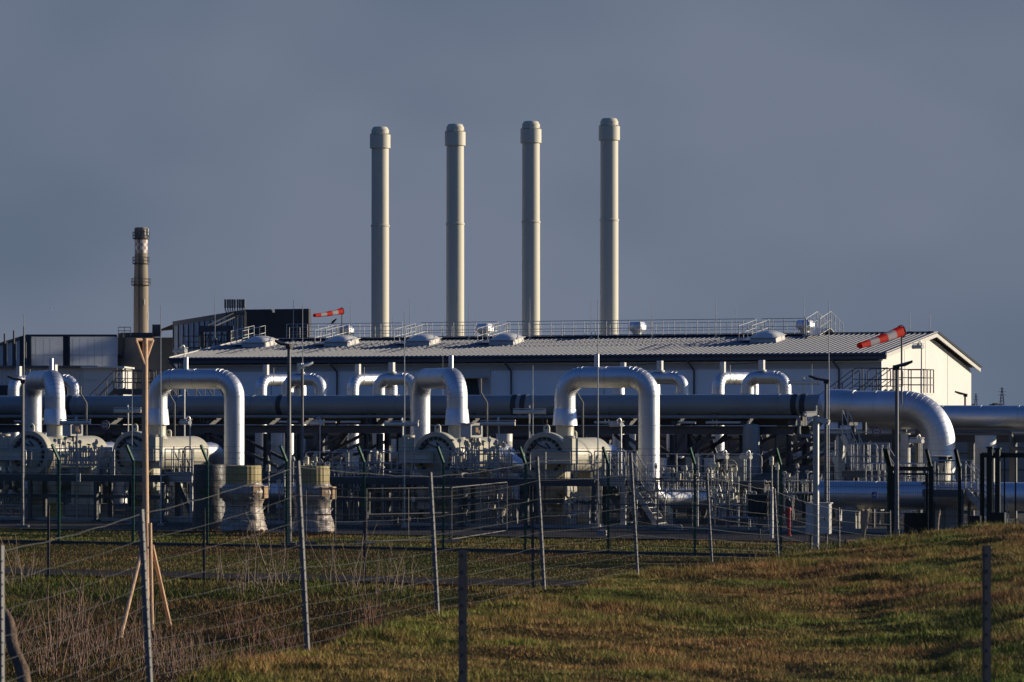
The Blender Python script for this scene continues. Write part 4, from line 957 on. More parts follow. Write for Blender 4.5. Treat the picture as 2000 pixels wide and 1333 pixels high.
def cabinet(label, px, w, z0, sx, sy, sz, mt='whitebox', group='instrument cabinets', name='control_cabinet', loc=None):
    o = loc if loc is not None else rowpt(px, w); t = thing(name, label, 'cabinet', (o.x, o.y, z0), -TH, group)
    mb = MB(); mb.box((0, 0, sz/2), (sx, sy, sz)); mb.build('box', mt, t)
    mb = MB(); mb.box((0, -sy/2-.008, sz/2), (sx*.9, .016, sz*.92)); d = mb.build('door', mt, t)
    mb = MB(); mb.box((sx*.36, -sy/2-.028, sz*.5), (.02, .03, .1)); mb.build('handle', 'dark', d)
    mb = MB(); mb.box((0, 0, sz+.015), (sx+.06, sy+.06, .03)); mb.build('rain_cap', mt, t)
    if z0 > .25:
        for x in (-sx*.35, sx*.35):
            mb = MB(); mb.box((x, 0, -z0/2), (.06, .06, z0)); mb.build('leg', 'steelmid', t)
    return t
for px, w, z0, sx, sz, lb in ((738, 128, 2.2, .42, .42, 'small grey junction box on legs left of the middle vessel'), (690, 131, 1.9, .35, .5, 'small box under the rack near the temporary fence'), (1355, 130, 1.7, .55, .75, 'bluish cabinet on legs above the right valves'),
    (1290, 129, 1.7, .4, .7, 'narrow cabinet beside the right loop leg'), (1385, 131, 1.6, .3, .8, 'narrow upright cabinet above the ball valve at right'), (1436, 130, 1.6, .8, .9, 'wide bluish cabinet right of the right valves'), (575, 130, 1.7, .5, .5, 'bluish cabinet behind the lamp post and drums'),
    (605, 131, 1.7, .45, .6, 'second bluish cabinet behind the rightmost drum'), (205, 123.5, 2.2, .5, .6, 'white box on the left platform between the two left vessels'), (92, 124, .45, .35, .5, 'low cream box under the left platform by the first green post'), (894, 124, .45, .3, .5, 'low cream box under the middle platform'), (1075, 124, .3, .2, .4, 'small low box under the right vessel')):
    cabinet(lb, px, w, z0, sx, .3, sz, 'header' if 'bluish' in lb or 'grey' in lb else 'whitebox')
# valve clusters (instrument trees) in front of right low pipe and elsewhere
def tree_cluster(label, px, w, z0, n, seed, wd=1.6, hh=.9):
    rd = random.Random(seed); o = rowpt(px, w); t = thing('instrument_manifold', label, 'pipe manifold', (o.x, o.y, 0), -TH, 'tubing manifolds with small valves')
    mb = MB()
    mb.tube([(-wd/2, 0, z0), (wd/2, 0, z0)], .045, 8); mb.tube([(-wd/2, .1, z0+hh*.5), (wd/2, .1, z0+hh*.5)], .03, 6)
    for s in (-1, 1): mb.tube([(s*wd*.48, .05, 0), (s*wd*.48, .05, z0+hh*.6)], .035, 6)
    for k in range(n):
        x = -wd/2+wd*(k+.5)/n+rd.uniform(-.05, .05); zt = z0+rd.uniform(.25, hh)
        mb.tube([(x, -.02, z0), (x, -.02, zt)], rd.choice((.016, .022, .03)), 6)
        if rd.random() < .6: mb.tube(fillet([(x, -.02, zt-.1), (x+rd.uniform(-.2, .2), -.15, zt-.12), (x+rd.uniform(-.25, .25), -.15, z0-.3)], .06, 3)[0], .012, 5)
        q = rd.random(); g = MB(); h = MB()
        if q < .45: g.lathe([(.035, 0), (.065, .02), (.065, .13), (.04, .15), (.04, .2)], (x, -.02, zt), Z, 12)
        elif q < .7: g.lathe([(.075, -.03), (.075, .02), (.0, .02)], (x, -.06, zt+.06), (0, -1, 0), 14)
        elif q < .9:
            h.ring((x, -.02, zt+.06), (0, .3, 1), .075, .012, 12, 5); h.tube([(x-.075, -.02, zt+.06), (x+.075, -.02, zt+.06)], .012, 5); h.tube([(x, -.02, zt), (x, -.02, zt+.06)], .012, 5)
        else: g.box((x, -.05, zt+.08), (.12, .14, .2))
        if g.v: g.build('gauge', 'lug', t)
        if h.v: h.build('small_valve', 'dark', t)
    mb.build('tubing', 'steel', t)
    return t
for args in (('tubing manifold on the platform right of the far left vessel', 150, 121.9, 2.15, 24, 1, 1.9, 1.0), ('tubing manifold on the platform right of the middle vessel', 925, 121.9, 2.15, 24, 2, 1.9, 1.0), ('tubing manifold behind it on the middle platform', 975, 124, 2.1, 9, 3, 1.0, .9),
    ('dense tubing manifold above the low pipe beside the right loop', 1320, 123.0, 1.35, 22, 4, 1.7, .8), ('dense tubing manifold above the right ball valve', 1400, 125.5, 1.3, 14, 5, 1.7, .9), ('tubing manifold at ground level right of the ball valve', 1430, 121.5, .45, 16, 6, 1.8, .9),
    ('tubing manifold under the lettered vessel', 1128, 121.4, .55, 12, 7, .9, .8), ('tubing manifold under the platform right of the drums', 790, 123, .5, 12, 8, 1.1, .9), ('tubing manifold behind the rightmost drum', 590, 124, 1.3, 14, 9, 1.6, 1.0), ('tubing manifold behind the left stair', 320, 123.4, .5, 14, 10, .9, 1.),
    ('tubing manifold in the gap above the temporary fence', 690, 127, 1.6, 14, 11, 2.6, .9), ('tubing manifold behind the camera pole', 1570, 128, 1.2, 12, 12, 1.6, .9), ('tubing manifold under the middle platform near its right end', 990, 122.2, .35, 9, 13, .8, .8), ('tubing manifold below the far left platform', 20, 123, .5, 12, 14, 1.6, .8),
    ('tubing manifold between the two left vessels', 205, 122.4, 2.0, 8, 15, .6, .9)):
    tree_cluster(*args)
# second walkway behind, and thin conduit posts among the valves
t = thing('rear_platform', 'long walkway with railings behind the middle vessels and valves', 'platform', Vector((0, 128.4, 0)), -TH)
o = Vector((0, 128.4, 0)); a0, a1 = loc_a(o, 600), loc_a(o, 1500); deck(t, a0, a1, -.4, .5, 1.62)
mb = MB(); loop_rail(mb, a0, a1, -.38, 1.62); mb.build('railing', 'steel', t)
for k in range(9):
    mb = MB(); mb.box((a0+.1+(a1-a0-.2)*k/8, 0, .75), (.12, .7, 1.5)); mb.build('leg', 'steeldk', t)
rd = random.Random(11); cpost = None
for i in range(46):
    px = rd.choice((rd.uniform(640, 790), rd.uniform(880, 1010), rd.uniform(1130, 1240), rd.uniform(1290, 1560), rd.uniform(520, 640), rd.uniform(0, 330)))
    if cpost is None:
        cpost = thing('conduit_post', 'thin galvanised conduit post with small box among the valves', 'conduit post', rowpt(px, 125), -TH, 'conduit posts among the valves')
        mb = MB(); mb.tube([(0, 0, 0), (0, 0, 1)], .024, 6); mb.build('pole', 'steel', cpost)
        mb = MB(); mb.box((0, -.05, .93), (.14, .10, .11)); mb.build('box', 'lug', cpost)
        mb = MB(); mb.tube(fillet([(.05, -.05, .86), (.12, -.05, .7), (.05, -.03, .3), (.05, 0, .05)], .05, 3)[0], .011, 5); mb.build('cable', 'dark', cpost); c = cpost
    else: c = dup(cpost, rowpt(px, rd.uniform(122.5, 131)), cpost['label'])
    c.scale = (1, 1, rd.uniform(1.1, 2.75))
# cream panels behind manifolds with analyser boxes
for px, lb in ((142, 'cream analyser housing with dark rounded window by the far left loop'), (921, 'white analyser housing with dark rounded window by the middle loop')):
    o = rowpt(px, 121.9); t = thing('analyser_box', lb, 'instrument box', (o.x, o.y, 0), -TH-.5, 'analyser housings')
    z = 3.52; mb = MB(); mb.box((0, 0, z), (.62, .55, .50)); mb.box((0, -.03, z+.26), (.68, .66, .03)); mb.build('housing', 'whitebox', t)
    mb = MB(); p, _ = fillet([(-.2, 0, -.2), (.2, 0, -.2), (.2, 0, .2), (-.2, 0, .2), (-.2, 0, -.2)], .06, 3)
    for sgn in (1,):
        pts = [Vector((.311, .0, 0))+Vector((0, q.x*1.0, q.z*.9)) + Z*(z+.01) for q in p[1:]]; mb.prism(pts, (.012, 0, 0))
    w_ = mb.build('window', 'glass', t)
    mb = MB(); mb.box((.327, 0, z+.02), (.01, .12, .18)); mb.box((.327, .1, z-.05), (.01, .06, .12)); mb.build('display', 'cardboard', w_)
    mb = MB(); mb.tube([(0, .15, DZ), (0, .15, z-.25)], .035, 8); mb.tube([(-.2, .15, DZ), (-.2, .15, z-.25)], .02, 6); mb.build('stand', 'steel', t)
    mb = MB()
    for k in range(5): mb.lathe([(.02, -.33), (.03, -.25)], (.1*k-.2, -.1, z), Z, 8)
    mb.build('cable_glands', 'dark', t)
    # cream insulated panel
    c = rowpt(px+25, 124.2); mb = MB(); mb.box((0, 0, 0), (1.5, .08, .75)); mb.box((0, -.06, .2), (1.4, .05, .06)); mb.box((.3, -.06, -.1), (.05, .05, .6))
    q = mb.build('mounting_panel', 'lug'); q.location = (c.x, c.y, 2.62); q.rotation_euler = (0, 0, .75); tag(q, 'cream mounting panel behind the tubing manifold, '+('left platform' if px < 500 else 'middle platform'), 'panel')
# white conical reducer behind middle platform
c = rowpt(990, 125.5); mb = MB(); mb.lathe([(.5, -.6), (.5, -.2), (.25, .6), (.2, .9)], (0, 0, 2.3), (1, 0, -.25), 28); o = mb.build('conical_reducer', 'alu2'); o.location = c; o.rotation_euler = (0, 0, -TH); tag(o, 'bright cone shaped clad reducer right of the middle vessel', 'pipe')
# low cream objects lit under platforms
for px, w, z, lb in ((107, 124, .55, 'small yellow box at ground under the left platform'), (205, 123.5, .55, 'pale concrete block beneath the platform between left vessels'), (905, 123.6, .5, 'pale block below the middle platform, left of two'), (975, 123.6, .55, 'pale block below the middle platform, right of two')):
    mb = MB(); mb.box((0, 0, z/2), (.42, .42, z)); mb.box((0, 0, z+.03), (.5, .5, .06)); mb.box((0, 0, .03), (.6, .6, .06)); o = mb.build('foundation_block', 'yellow' if 'yellow' in lb else 'concrete'); o.location = rowpt(px, w); o.rotation_euler = (0, 0, -TH); tag(o, lb, 'block')
# ================================================================ LUMINAIRES AND LAMP POSTS
def luminaire(label, px, py, w, half=.62, ang=0., down=True, zbase=None, group='tube lights on posts'):
    """twin tube light on a goose-neck post"""
    D = rowD(px, w); p = at(px, py, D); zb = zbase if zbase is not None else 0.
    t = thing('tube_light', label, 'light', (p.x, p.y, zb), ang, group); z = p.z-zb
    mb = MB(); mb.tube([(-half, 0, z), (half, 0, z)], .075, 12); mb.tube([(-half-.03, 0, z), (-half+.02, 0, z)], .085, 12); mb.tube([(half-.02, 0, z), (half+.03, 0, z)], .085, 12); mb.build('tube', 'lamp', t)
    mb = MB(); mb.box((0, .03, z+.12), (half*2.1, .16, .035)); mb.box((0, .02, z+.08), (.08, .08, .08)); mb.build('reflector', 'trim', t)
    mb = MB(); pp, _ = fillet([(0, .2, -.0), (0, .2, z+.1), (0, .17, z+.28), (0, .0, z+.14)], .06, 3); mb.tube(pp, .028, 8); mb.build('post', 'steel', t)
    return t
for a in (('tube light on a post above the far left warning sign', 249, 803, 123.5, .5), ('bright tube light on a goose-neck post left of the wide left loop leg', 362, 826, 121.4, .35, -1.0),
          ('tube light on a post left of the middle loop', 784, 829, 122.5, .62, -.2), ('tube light on a post left of the right big loop', 1034, 805, 123.5, .58), ('tube light on a post over the middle tubing manifold', 972, 828, 121.0, .62, -.2),
          ('bright tube light on a post between the legs of the right big loop', 1204, 830, 122, .32, -1.0), ('tube light over the far left analyser housing', 147, 826, 121, .58, -.2),
          ('tube light on a post against the hall above the wide left loop', 352, 686, 128, .4, -.9), ('tube light on a post behind the rightmost drum', 617, 827, 126, .33, -.9), ('bright tube light low right of the right loop, left of two', 1411, 893, 125, .24, -.9),
          ('bright tube light low right of the right loop, right of two', 1457, 893, 125, .24, -.9), ('tube light above the header right of the clear standing small loop', 1570, 748, 140, .6), ('tube light on a tall post in front of the white gable', 1793, 678, 140, .25, -.9), ('tube light behind the big elbow under the beam', 1790, 862, 131, .3, -.9)):
    luminaire(*a)
def lamp_post(label, px, ytop, ybase, D, r, head, hlen=.55, z0=None, arm=None):
    b = at(px, ybase, D); zb = 0. if z0 is None else z0; zt = CZ+(H-ytop)/F*D
    t = thing('lamp_post', label, 'street lamp', (b.x, D, zb), 0, 'lamp posts around the plant'); h = zt-zb
    mb = MB(); mb.lathe([(r*1.25, 0), (r*1.25, .9), (r, .95), (r*.8, h-.1), (r*.8, h)], n=14); mb.box((0, 0, .04), (.45, .45, .1)); mb.build('pole', 'postmetal', t)
    dx = math.cos(head); dy = math.sin(head); mb = MB()
    X = Matrix.Translation((0, 0, h)) @ Matrix.Rotation(head, 4, 'Z') @ Matrix.Rotation(R(-6), 4, 'Y'); mb.X = X
    mb.prism([(-.10, -.12, -.06), (hlen*.5, -.14, -.05), (hlen, -.07, .03), (hlen, .07, .03), (hlen*.5, .14, -.05), (-.10, .12, -.06)], (0, 0, .07)); mb.box((-.02, 0, -.06), (.18, .16, .14)); mb.X = None
    mb.build('lamp_head', 'lampdk' if arm != 'pale' else 'lamp', t)
    return t
lamp_post('tall lamp post with dark head near the wrapped drums', 564.5, 673, 1060, 105, .07, math.pi-.5, .50)
lamp_post('lamp post with pale head turned right, beside a lightning rod', 590.5, 714, 915, 121, .055, .3, .40, arm='pale')
lamp_post('lamp post with dark head at far left by the big loop', 44, 742, 870, 121, .05, math.pi, .55)
lamp_post('lamp post with dark arm left of the big shiny elbow', 1613, 742, 905, 114, .06, math.pi, .60)
lamp_post('grey lamp post standing in front of the mesh gate at right', 1751.5, 714, 1050, 93.5, .062, -.2, .45)
lamp_post('small distant lamp post at the foot of the white gable', 1885, 770, 800, 160, .06, math.pi, .5)
# free lightning rods on poles
def polerod(px, yt, yb, D, lb, r=.03):
    p = at(px, yb, D); h = CZ+(H-yt)/F*D; rod(px, yt, Vector((p.x, D, 0)), h, lb, r)
polerod(47, 615, 860, 122, 'tall lightning rod beside the far left lamp post')
polerod(314, 597, 930, 123, 'tall lightning rod in front of the wide left loop')
polerod(591, 594, 930, 121.6, 'tall lightning rod rising beside the pale-headed lamp')
polerod(790, 611, 940, 121, 'tall lightning rod just left of the middle loop', .035)
polerod(1168, 586, 1040, 118.6, 'tall lightning rod crossing the top of the right big loop', .032)
polerod(1041, 714, 940, 127, 'lightning rod left of the right big loop, below the eave', .025)
polerod(865, 687, 800, 150, 'thin lightning rod rising behind the middle loop', .02)
polerod(1619, 587, 900, 115, 'tall lightning rod beside the lamp post at the elbow start', .028)
polerod(1586, 712, 780, 141, 'short lightning rod over the header left of the elbow', .02)
polerod(258, 716, 900, 124, 'thin lightning rod on the left tube light above the sign', .022)
polerod(638, 737, 780, 143, 'short thin rod right of the small loop beside the lamp posts', .016)
# goose-neck stand pipes in front of header
for px, lb in ((163, 'bent grey stand pipe crossing the header at far left'), (945, 'bent grey stand pipe crossing the header right of the middle loop'), (335, 'bent grey stand pipe inside the wide left loop'), (1132, 'grey stand pipe inside the right big loop')):
    c = rowpt(px, 128.5); mb = MB(); mb.tube(fillet([(.12, 0, 2.8), (.12, 0, 4.55), (-.12, 0, 4.95), (-.12, 0, 5.5 if px == 945 else 5.25)], .1, 3)[0], .04, 8); mb.lathe([(.06, 2.6), (.06, 2.8)], (.12, 0, 0), Z, 8); mb.tube([(.12, 0, 0), (.12, 0, 2.7)], .05, 8)
    o = mb.build('stand_pipe', 'steelmid'); o.location = c; tag(o, lb, 'pipe', 'bent stand pipes before the header')
# ================================================================ SIGNS
def round_sign(label, px, py, D, rad):
    p = at(px, py, D); t = thing('height_limit_sign', label, 'road sign', p, -.12, 'red ringed height limit signs')
    mb = MB(); mb.lathe([(rad, 0), (rad, .02)], (0, 0, 0), (0, -1, 0), 36); mb.build('rim', 'signwhite', t)
    mb = MB(); mb.lathe([(rad*.93, 0), (rad*.93, .024)], (0, 0, 0), (0, -1, 0), 36); mb.build('red_ring', 'signred', t)
    mb = MB(); mb.lathe([(rad*.70, 0), (rad*.70, .028)], (0, 0, 0), (0, -1, 0), 36); f = mb.build('face', 'signwhite', t)
    text_mesh('4m', rad*.78, 'sign_lettering', 'black', f, (0, -.031, 0), (math.pi/2, 0, 0))
    for s in (-1, 1):
        mb = MB(); mb.prism([(-rad*.2, -.0285, s*rad*.68), (rad*.2, -.0285, s*rad*.68), (0, -.0285, s*rad*.42)], (0, -.003, 0)); mb.build('height_arrow', 'black', f)
    mb = MB(); mb.box((0, .03, 0), (.05, .05, rad*1.8)); mb.build('bracket', 'steeldk', t)
round_sign('red ringed height sign hanging between the two left vessels', 205.5, 830.5, 121, .165)
round_sign('red ringed height sign under the beam left of the big elbow', 1712, 843, 116, .165)
c = at(1708, 967, 112.6); mb = MB(); mb.m = 0; mb.box((0, 0, 0), (.19, .02, .19)); mb.m = 1; mb.box((0, -.012, -.02), (.12, .01, .05)); mb.box((.02, -.012, .03), (.06, .01, .05)); o = mb.build('blue_sign', ['bluesign', 'signwhite']); o.location = c; o.rotation_euler = (0, 0, -TH); tag(o, 'small square blue sign with white symbol on the low clad pipe', 'sign')
c = at(153, 933, 120); mb = MB(); mb.box((0, 0, 0), (.17, .02, .3)); o = mb.build('number_plate', 'signwhite'); o.location = c; o.rotation_euler = (0, 0, -TH)
tag(o, 'small upright plate numbered 6 on the left platform edge', 'sign'); text_mesh('6', .2, 'plate_number', 'black', o, (0, -.013, 0), (math.pi/2, 0, 0))
# ================================================================ WINDSOCKS
def windsock(label, tip, mouth, D, r0, r1, ybase):
    m = at(*mouth, D); e = at(*tip, D); e.y -= 1.5; ax = (e-m); L = ax.length
    t = thing('windsock', label, 'windsock', (m.x, m.y, 0), 0, 'red and white striped windsocks')
    mv = m.copy(); mv.x = 0; mv.y = 0; axn = ax.normalized()
    mb = MB(); n = 24; prof = []; mm = []
    N = 40; side = axn.cross(Z).normalized(); up = side.cross(axn); vs = []; fs = []
    for i in range(N+1):
        q = i/N; r = r0+(r1-r0)*q; sag = -.015*L*math.sin(q*math.pi)
        for j in range(n):
            aa = 2*math.pi*j/n; wr = 1+.07*math.sin(3*aa+q*9)*q+.05*math.sin(5*aa+2)
            rr = r*wr*(1 if q > .03 else .97)
            pz = (side*math.cos(aa)*rr+up*math.sin(aa)*rr*(.92-.18*q))
            vs.append(mv+axn*(L*q)+Z*sag+pz)
    for i in range(N):
        for j in range(n): fs.append((i*n+j, i*n+(j+1) % n, (i+1)*n+(j+1) % n, (i+1)*n+j)); mm.append(int((i/N)*5) % 2)
    mb.add(vs, fs); mb.mi = mm; mb.build('sock', ['red', 'white'], t, sharp=180)
    mb = MB(); mb.ring(mv, axn, r0, .02, 24, 6); mb.tube([mv+up*r0*1.0, mv-up*r0*1.0], .015, 5); mb.tube([(0, 0, mv.z+.2), (0, 0, mv.z-.6)], .03, 8); mb.build('swivel_ring', 'steel', t)
    mb = MB(); zb = CZ+(H-ybase)/F*D
    mb.tube([(0, 0, zb), (0, 0, mv.z)], .035, 8); mb.build('mast', 'steelmid', t)
    return t
windsock('large red and white windsock near the gable end', (1671, 677), (1761, 647), 128, .225, .155, 790)
p = HO+U*rooftop(669, 8.6)+V*8.6
windsock('small red and white windsock above the roof ridge', (617, 618), (668, 608), p.y, .20, .14, 657)
# ================================================================ CAMERA POLE, CABINETS, RADIATOR, RED PIPE
b = at(1594, 1058, 92.5)
t = thing('camera_pole', 'thick galvanised pole carrying two security cameras', 'pole', (b.x, 92.5, 0))
zt = CZ+(H-812)/F*92.5
mb = MB(); mb.tube([(0, 0, 0), (0, 0, zt)], .085, 14); mb.build('pole', 'steel', t)
mb = MB(); mb.tube([(0, 0, zt), (0, 0, zt+.28)], .025, 8); mb.build('spike', 'steel', t)
for s, q in ((-1, .1), (1, -.2)):
    mb = MB(); mb.X = Matrix.Translation((s*.18, -.08, zt-.03+q*.6)) @ Matrix.Rotation(.35*s if s > 0 else -.05, 4, 'Y') @ Matrix.Rotation(-.5*s, 4, 'Z'); mb.box((0, 0, 0), (.30, .12, .12)); mb.box((0, 0, .075), (.36, .15, .02)); mb.lathe([(.05, .15), (.06, .20)], (0, 0, 0), (s, 0, 0), 12); mb.X = None; mb.tube([(0, -.05, zt-.1), (s*.12, -.06, zt-.05)], .025, 6); mb.build('camera', 'lamp', t)
cabinet('tall white cabinet mounted behind the camera pole', 1599, 98.4, .75, .66, .35, .86, 'whitebox', 'control cabinets by the gate', loc=at(1599, 1000, 94.5)*1.0)
o = at(1484, 1008, 111.); t = thing('cable_radiator', 'black ribbed radiator box with cables hanging below', 'equipment box', (o.x, o.y, 0), -TH)
mb = MB(); mb.box((0, 0, 1.08), (.70, .4, .74)); mb.build('box', 'black', t)
mb = MB()
for k in range(12): mb.tube([(-.34+k*.06, -.22, .76), (-.30+k*.062+.03*math.sin(k*2.), -.22, 1.1), (-.34+k*.062, -.22, 1.42)], .014, 5)
mb.build('ribs', 'strap', t)
mb = MB()
for k in range(9): mb.tube([(-.2+k*.06, -.1, .72), (-.14+k*.04, -.12, .5), (-.02+k*.012, -.1, .32)], .012, 5)
mb.tube([(.03, -.1, 0), (.03, -.1, .34)], .03, 6); mb.build('cables', 'steelmid', t)
mb = MB(); mb.box((.42, 0, .85), (.1, .12, 1.7)); mb.build('post', 'whitebox', t)
o = at(1541, 1022, 113); mb = MB(); mb.tube([(0, 0, 0), (0, 0, .85)], .055, 10); mb.lathe([(.08, .85), (.08, .92), (.05, .97), (0, .98)], n=12); mb.box((-.16, 0, .80), (.3, .06, .07)); mb.lathe([(.09, 0), (.09, .04)], n=12); x = mb.build('red_standpipe', 'redpaint'); x.location = (o.x, o.y, 0); tag(x, 'bright red stand pipe between the green posts at right', 'hydrant')
# concrete weights/blocks on the ground
for px, py, sx, sy, sz, lb in ((1178, 1046, .34, .3, .16, 'small concrete block below the long lightning rod at the road edge'), (1304, 1036, .9, .6, .18, 'flat concrete foundation under the low pipe support'), (1160, 1034, .6, .4, .18, 'flat concrete foundation at the foot of the right stair')):
    D = CZ*F/(py-H); mb = MB(); mb.box((0, 0, sz/2), (sx, sy, sz)); mb.box((0, 0, sz+.005), (sx-.05, sy-.05, .02)); x = mb.build('concrete_block', 'concrete'); x.location = at(px, py, D); x.rotation_euler = (0, 0, -TH); tag(x, lb, 'block')
# ================================================================ WRAPPED DRUMS ON PALLETS
def drum(label, px, D, r, h, dark=False, seed=0):
    c = at(px, 1042, D); t = thing('wrapped_drum', label, 'drum', (c.x, D, 0), 0, 'plastic wrapped drums on pallets'); rd = random.Random(seed)
    mb = MB(); n = 96
    mb.lathe([(r*.96, .16), (r*.99, .2), (r*.99, h-.05), (r*.93, h), (r*.88, h-.01), (r*.88, h-.2), (0, h-.2)], n=n, fn=lambda a, i: 1+.014*math.cos(24*a) if i < 4 else 1); mb.build('drum', 'drum' if not dark else 'filmdk', t)
    mb = MB(); N = 26; H1 = h-.62 if not dark else h-.03; vs = []; fs = []; nn = 64
    for i in range(N+1):
        q = i/N; z = .14+(H1-.14)*q
        flare = 1.10+.22*max(0, 1-q*3.2)**1.5 if not dark else 1.05+.14*max(0, 1-q*3)
        box = 1+(.20*max(0, 1-abs(q-.80)/.22) if not dark else .06*max(0, 1-abs(q-.5)/.4))
        waist = 1-.07*math.exp(-((q-.5)/.12)**2)
        for j in range(nn):
            a = 2*math.pi*j/nn; sq = 1/max(abs(math.cos(a)), abs(math.sin(a))); k = .35 if not dark else .15
            nz = noise.noise(Vector((math.cos(a)*2.6+seed*7, math.sin(a)*2.6, q*7)))*(.014 if dark else .05)+noise.noise(Vector((math.cos(a)*6+seed, math.sin(a)*6, q*16)))*(.008 if dark else .03)
            rr = r*1.0*(flare*box*waist)*(1+k*(min(sq, 1.25)-1)*.5)+nz*(1.4 if q < .3 else 1)
            if q > .96: rr = r*1.03+nz*.3
            vs.append((rr*math.cos(a), rr*math.sin(a), z+(.05*noise.noise(Vector((math.cos(a)*3, math.sin(a)*3, seed))) if i in (0, N) else 0)))
    for i in range(N):
        for j in range(nn): fs.append((i*nn+j, i*nn+(j+1) % nn, (i+1)*nn+(j+1) % nn, (i+1)*nn+j))
    mb.add(vs, fs); mb.build('plastic_wrap', 'film' if not dark else 'filmdk', t, sharp=180)
    if not dark:
        for a, zz, w_, hh in ((-.2, H1-.30, .5, .42), (2.9, H1-.34, .45, .36), (-.9, H1-.25, .3, .3)): mb = MB(); mb.box((r*1.22*math.cos(a), r*1.22*math.sin(a), zz), (.12, w_, hh), a); mb.build('carton', 'cardboard', t)
        mb = MB()
        for k in range(5):
            z0 = .5+.3*k; pts = [(r*1.2*math.cos(a*.35), r*1.2*math.sin(a*.35), z0+.12*math.sin(a*.35*2+k)) for a in range(19)]; mb.tube(pts, .008, 4, closed=False)
        mb.build('strapping', 'trim', t)
    mb = MB()
    for k in range(7): mb.box((-r*1.05+k*r*.35, 0, .115), (r*.27, r*2.2, .025))
    for k in (-1, 0, 1):
        mb.box((0, k*r*1.0, .09), (r*2.2, .1, .022))
        for q in (-1, 0, 1): mb.box((q*r*1.0, k*r*1.0, .05), (.12, .1, .075))
    mb.build('pallet', 'pallet', t)
    return t
drum('dark film-wrapped drum, leftmost of the three drums on pallets', 409, 117, .53, 2.36, True, 1)
drum('olive ribbed drum half wrapped in pale film, middle of the three', 476, 115, .615, 2.36, False, 2)
drum('olive ribbed drum half wrapped in film, right of the lamp post', 611, 113.9, .575, 2.36, False, 3)
# ================================================================ GREEN MESH FENCE
def fenceD(px): return CZ*F/(1063+.0191*(px-115)-H)
def fpt(px, z=0.): D = fenceD(px); return Vector(((px-1000)/F*D, D, z))
FP = [-185, -30, 115, 260, 405, 560, 711, 866, 1026, 1188, 1357, 1525, 1735]
gf = thing('green_mesh_fence', 'dark green welded mesh security fence with angled post tops', 'fence', fpt(711))
MH = 2.62
for px in FP:
    b = fpt(px); mb = MB(); mb.bar(b+Z*-.1, b+Z*2.7, .075, .075); mb.bar(b+Z*2.68, b+Z*3.17-V*.42, .07, .07)
    for k in range(7): mb.box(b+Z*(.25+.38*k)-V*.05, (.09, .02, .03), -TH)
    mb.build('post', 'green', gf, world=True)
def mesh_panel(p0, p1, z0, z1, sp=.05, rv=.006, hz=.2, rh=.011):
    mb = MB(); d = (p1-p0); L = d.length; n = int(L/sp); off = V*-.05
    for i in range(1, n): q = p0+d*(i/n)+off; mb.bar(q+Z*z0, q+Z*z1, rv, rv, False)
    z = z0+.02
    while z <= z1: mb.bar(p0+off*1.12+Z*z, p1+off*1.12+Z*z, rh, rh, False); z += hz
    return mb
for p0, p1 in zip(FP[:-1], FP[1:]):
    mesh_panel(fpt(p0), fpt(p1), .05, MH).build('mesh_panel', 'greenwire', gf, world=True)
    mb = MB()
    for f in (.18, .52, .92):
        o3 = Z*(2.68+.49*f)-V*.42*f; mb.bar(fpt(p0)+o3, fpt(p1)+o3, .006, .006, False)
        for k in range(12): q = fpt(p0)+(fpt(p1)-fpt(p0))*(k/12)+o3; mb.bar(q-Z*.02, q+Z*.02+U*.02, .006, .006, False)
    mb.build('barbed_wire', 'greenwire', gf, world=True)
    mb = MB(); mb.bar(fpt(p0)+Z*.05, fpt(p1)+Z*.05, .05, .12); mb.build('base_board', 'concdk', gf, world=True)
# pedestrian gate right of the fence
G0, G1, G2 = fpt(1737), fpt(1818), fpt(1874)
gt = thing('mesh_gate', 'dark green mesh gate with solid lower lock box', 'gate', G0)
for q, ar in ((G0+U*.04, 1), (G1, 1)):
    mb = MB(); mb.bar(q, q+Z*2.68, .12, .12)
    mb.bar(q+Z*2.66, q+Z*3.15-V*.42, .08, .08); mb.build('post', 'gate', gt, world=True)
mb = MB(); mb.bar(G0+Z*2.6, G1+Z*2.6, .1, .12); a, b = G0+U*.12, G1-U*.12
for z in (.3, 2.45): mb.bar(a+Z*z, b+Z*z, .06, .06)
for q in (a, b): mb.bar(q+Z*.3, q+Z*2.48, .06, .06)
mb.build('leaf_frame', 'gate', gt, world=True)
mesh_panel(a, b, .3, 2.45).build('leaf_mesh', 'greenwire', gt, world=True)
mb = MB(); mb.bar((a*.35+b*.65)+Z*.4, (a*.35+b*.65)+Z*1.35, .62, .06); mb.build('lock_plate', 'gate', gt, world=True)
f2 = thing('short_mesh_fence', 'short dark green fence bay between the mesh gate and the big sliding gate', 'fence', G1)
mesh_panel(G1, fpt(1912), .05, MH).build('mesh_panel', 'greenwire', f2, world=True)
mb = MB(); mb.bar(G2, G2+Z*2.68, .09, .09); mb.bar(G2+Z*2.66, G2+Z*3.15-V*.42, .09, .09); mb.build('post', 'gate', f2, world=True)
mb = MB()
for f in (.18, .52, .92):
    o3 = Z*(2.68+.49*f)-V*.42*f; mb.bar(G0+o3, fpt(1912)+o3, .006, .006, False)
mb.build('barbed_wire', 'greenwire', f2, world=True)
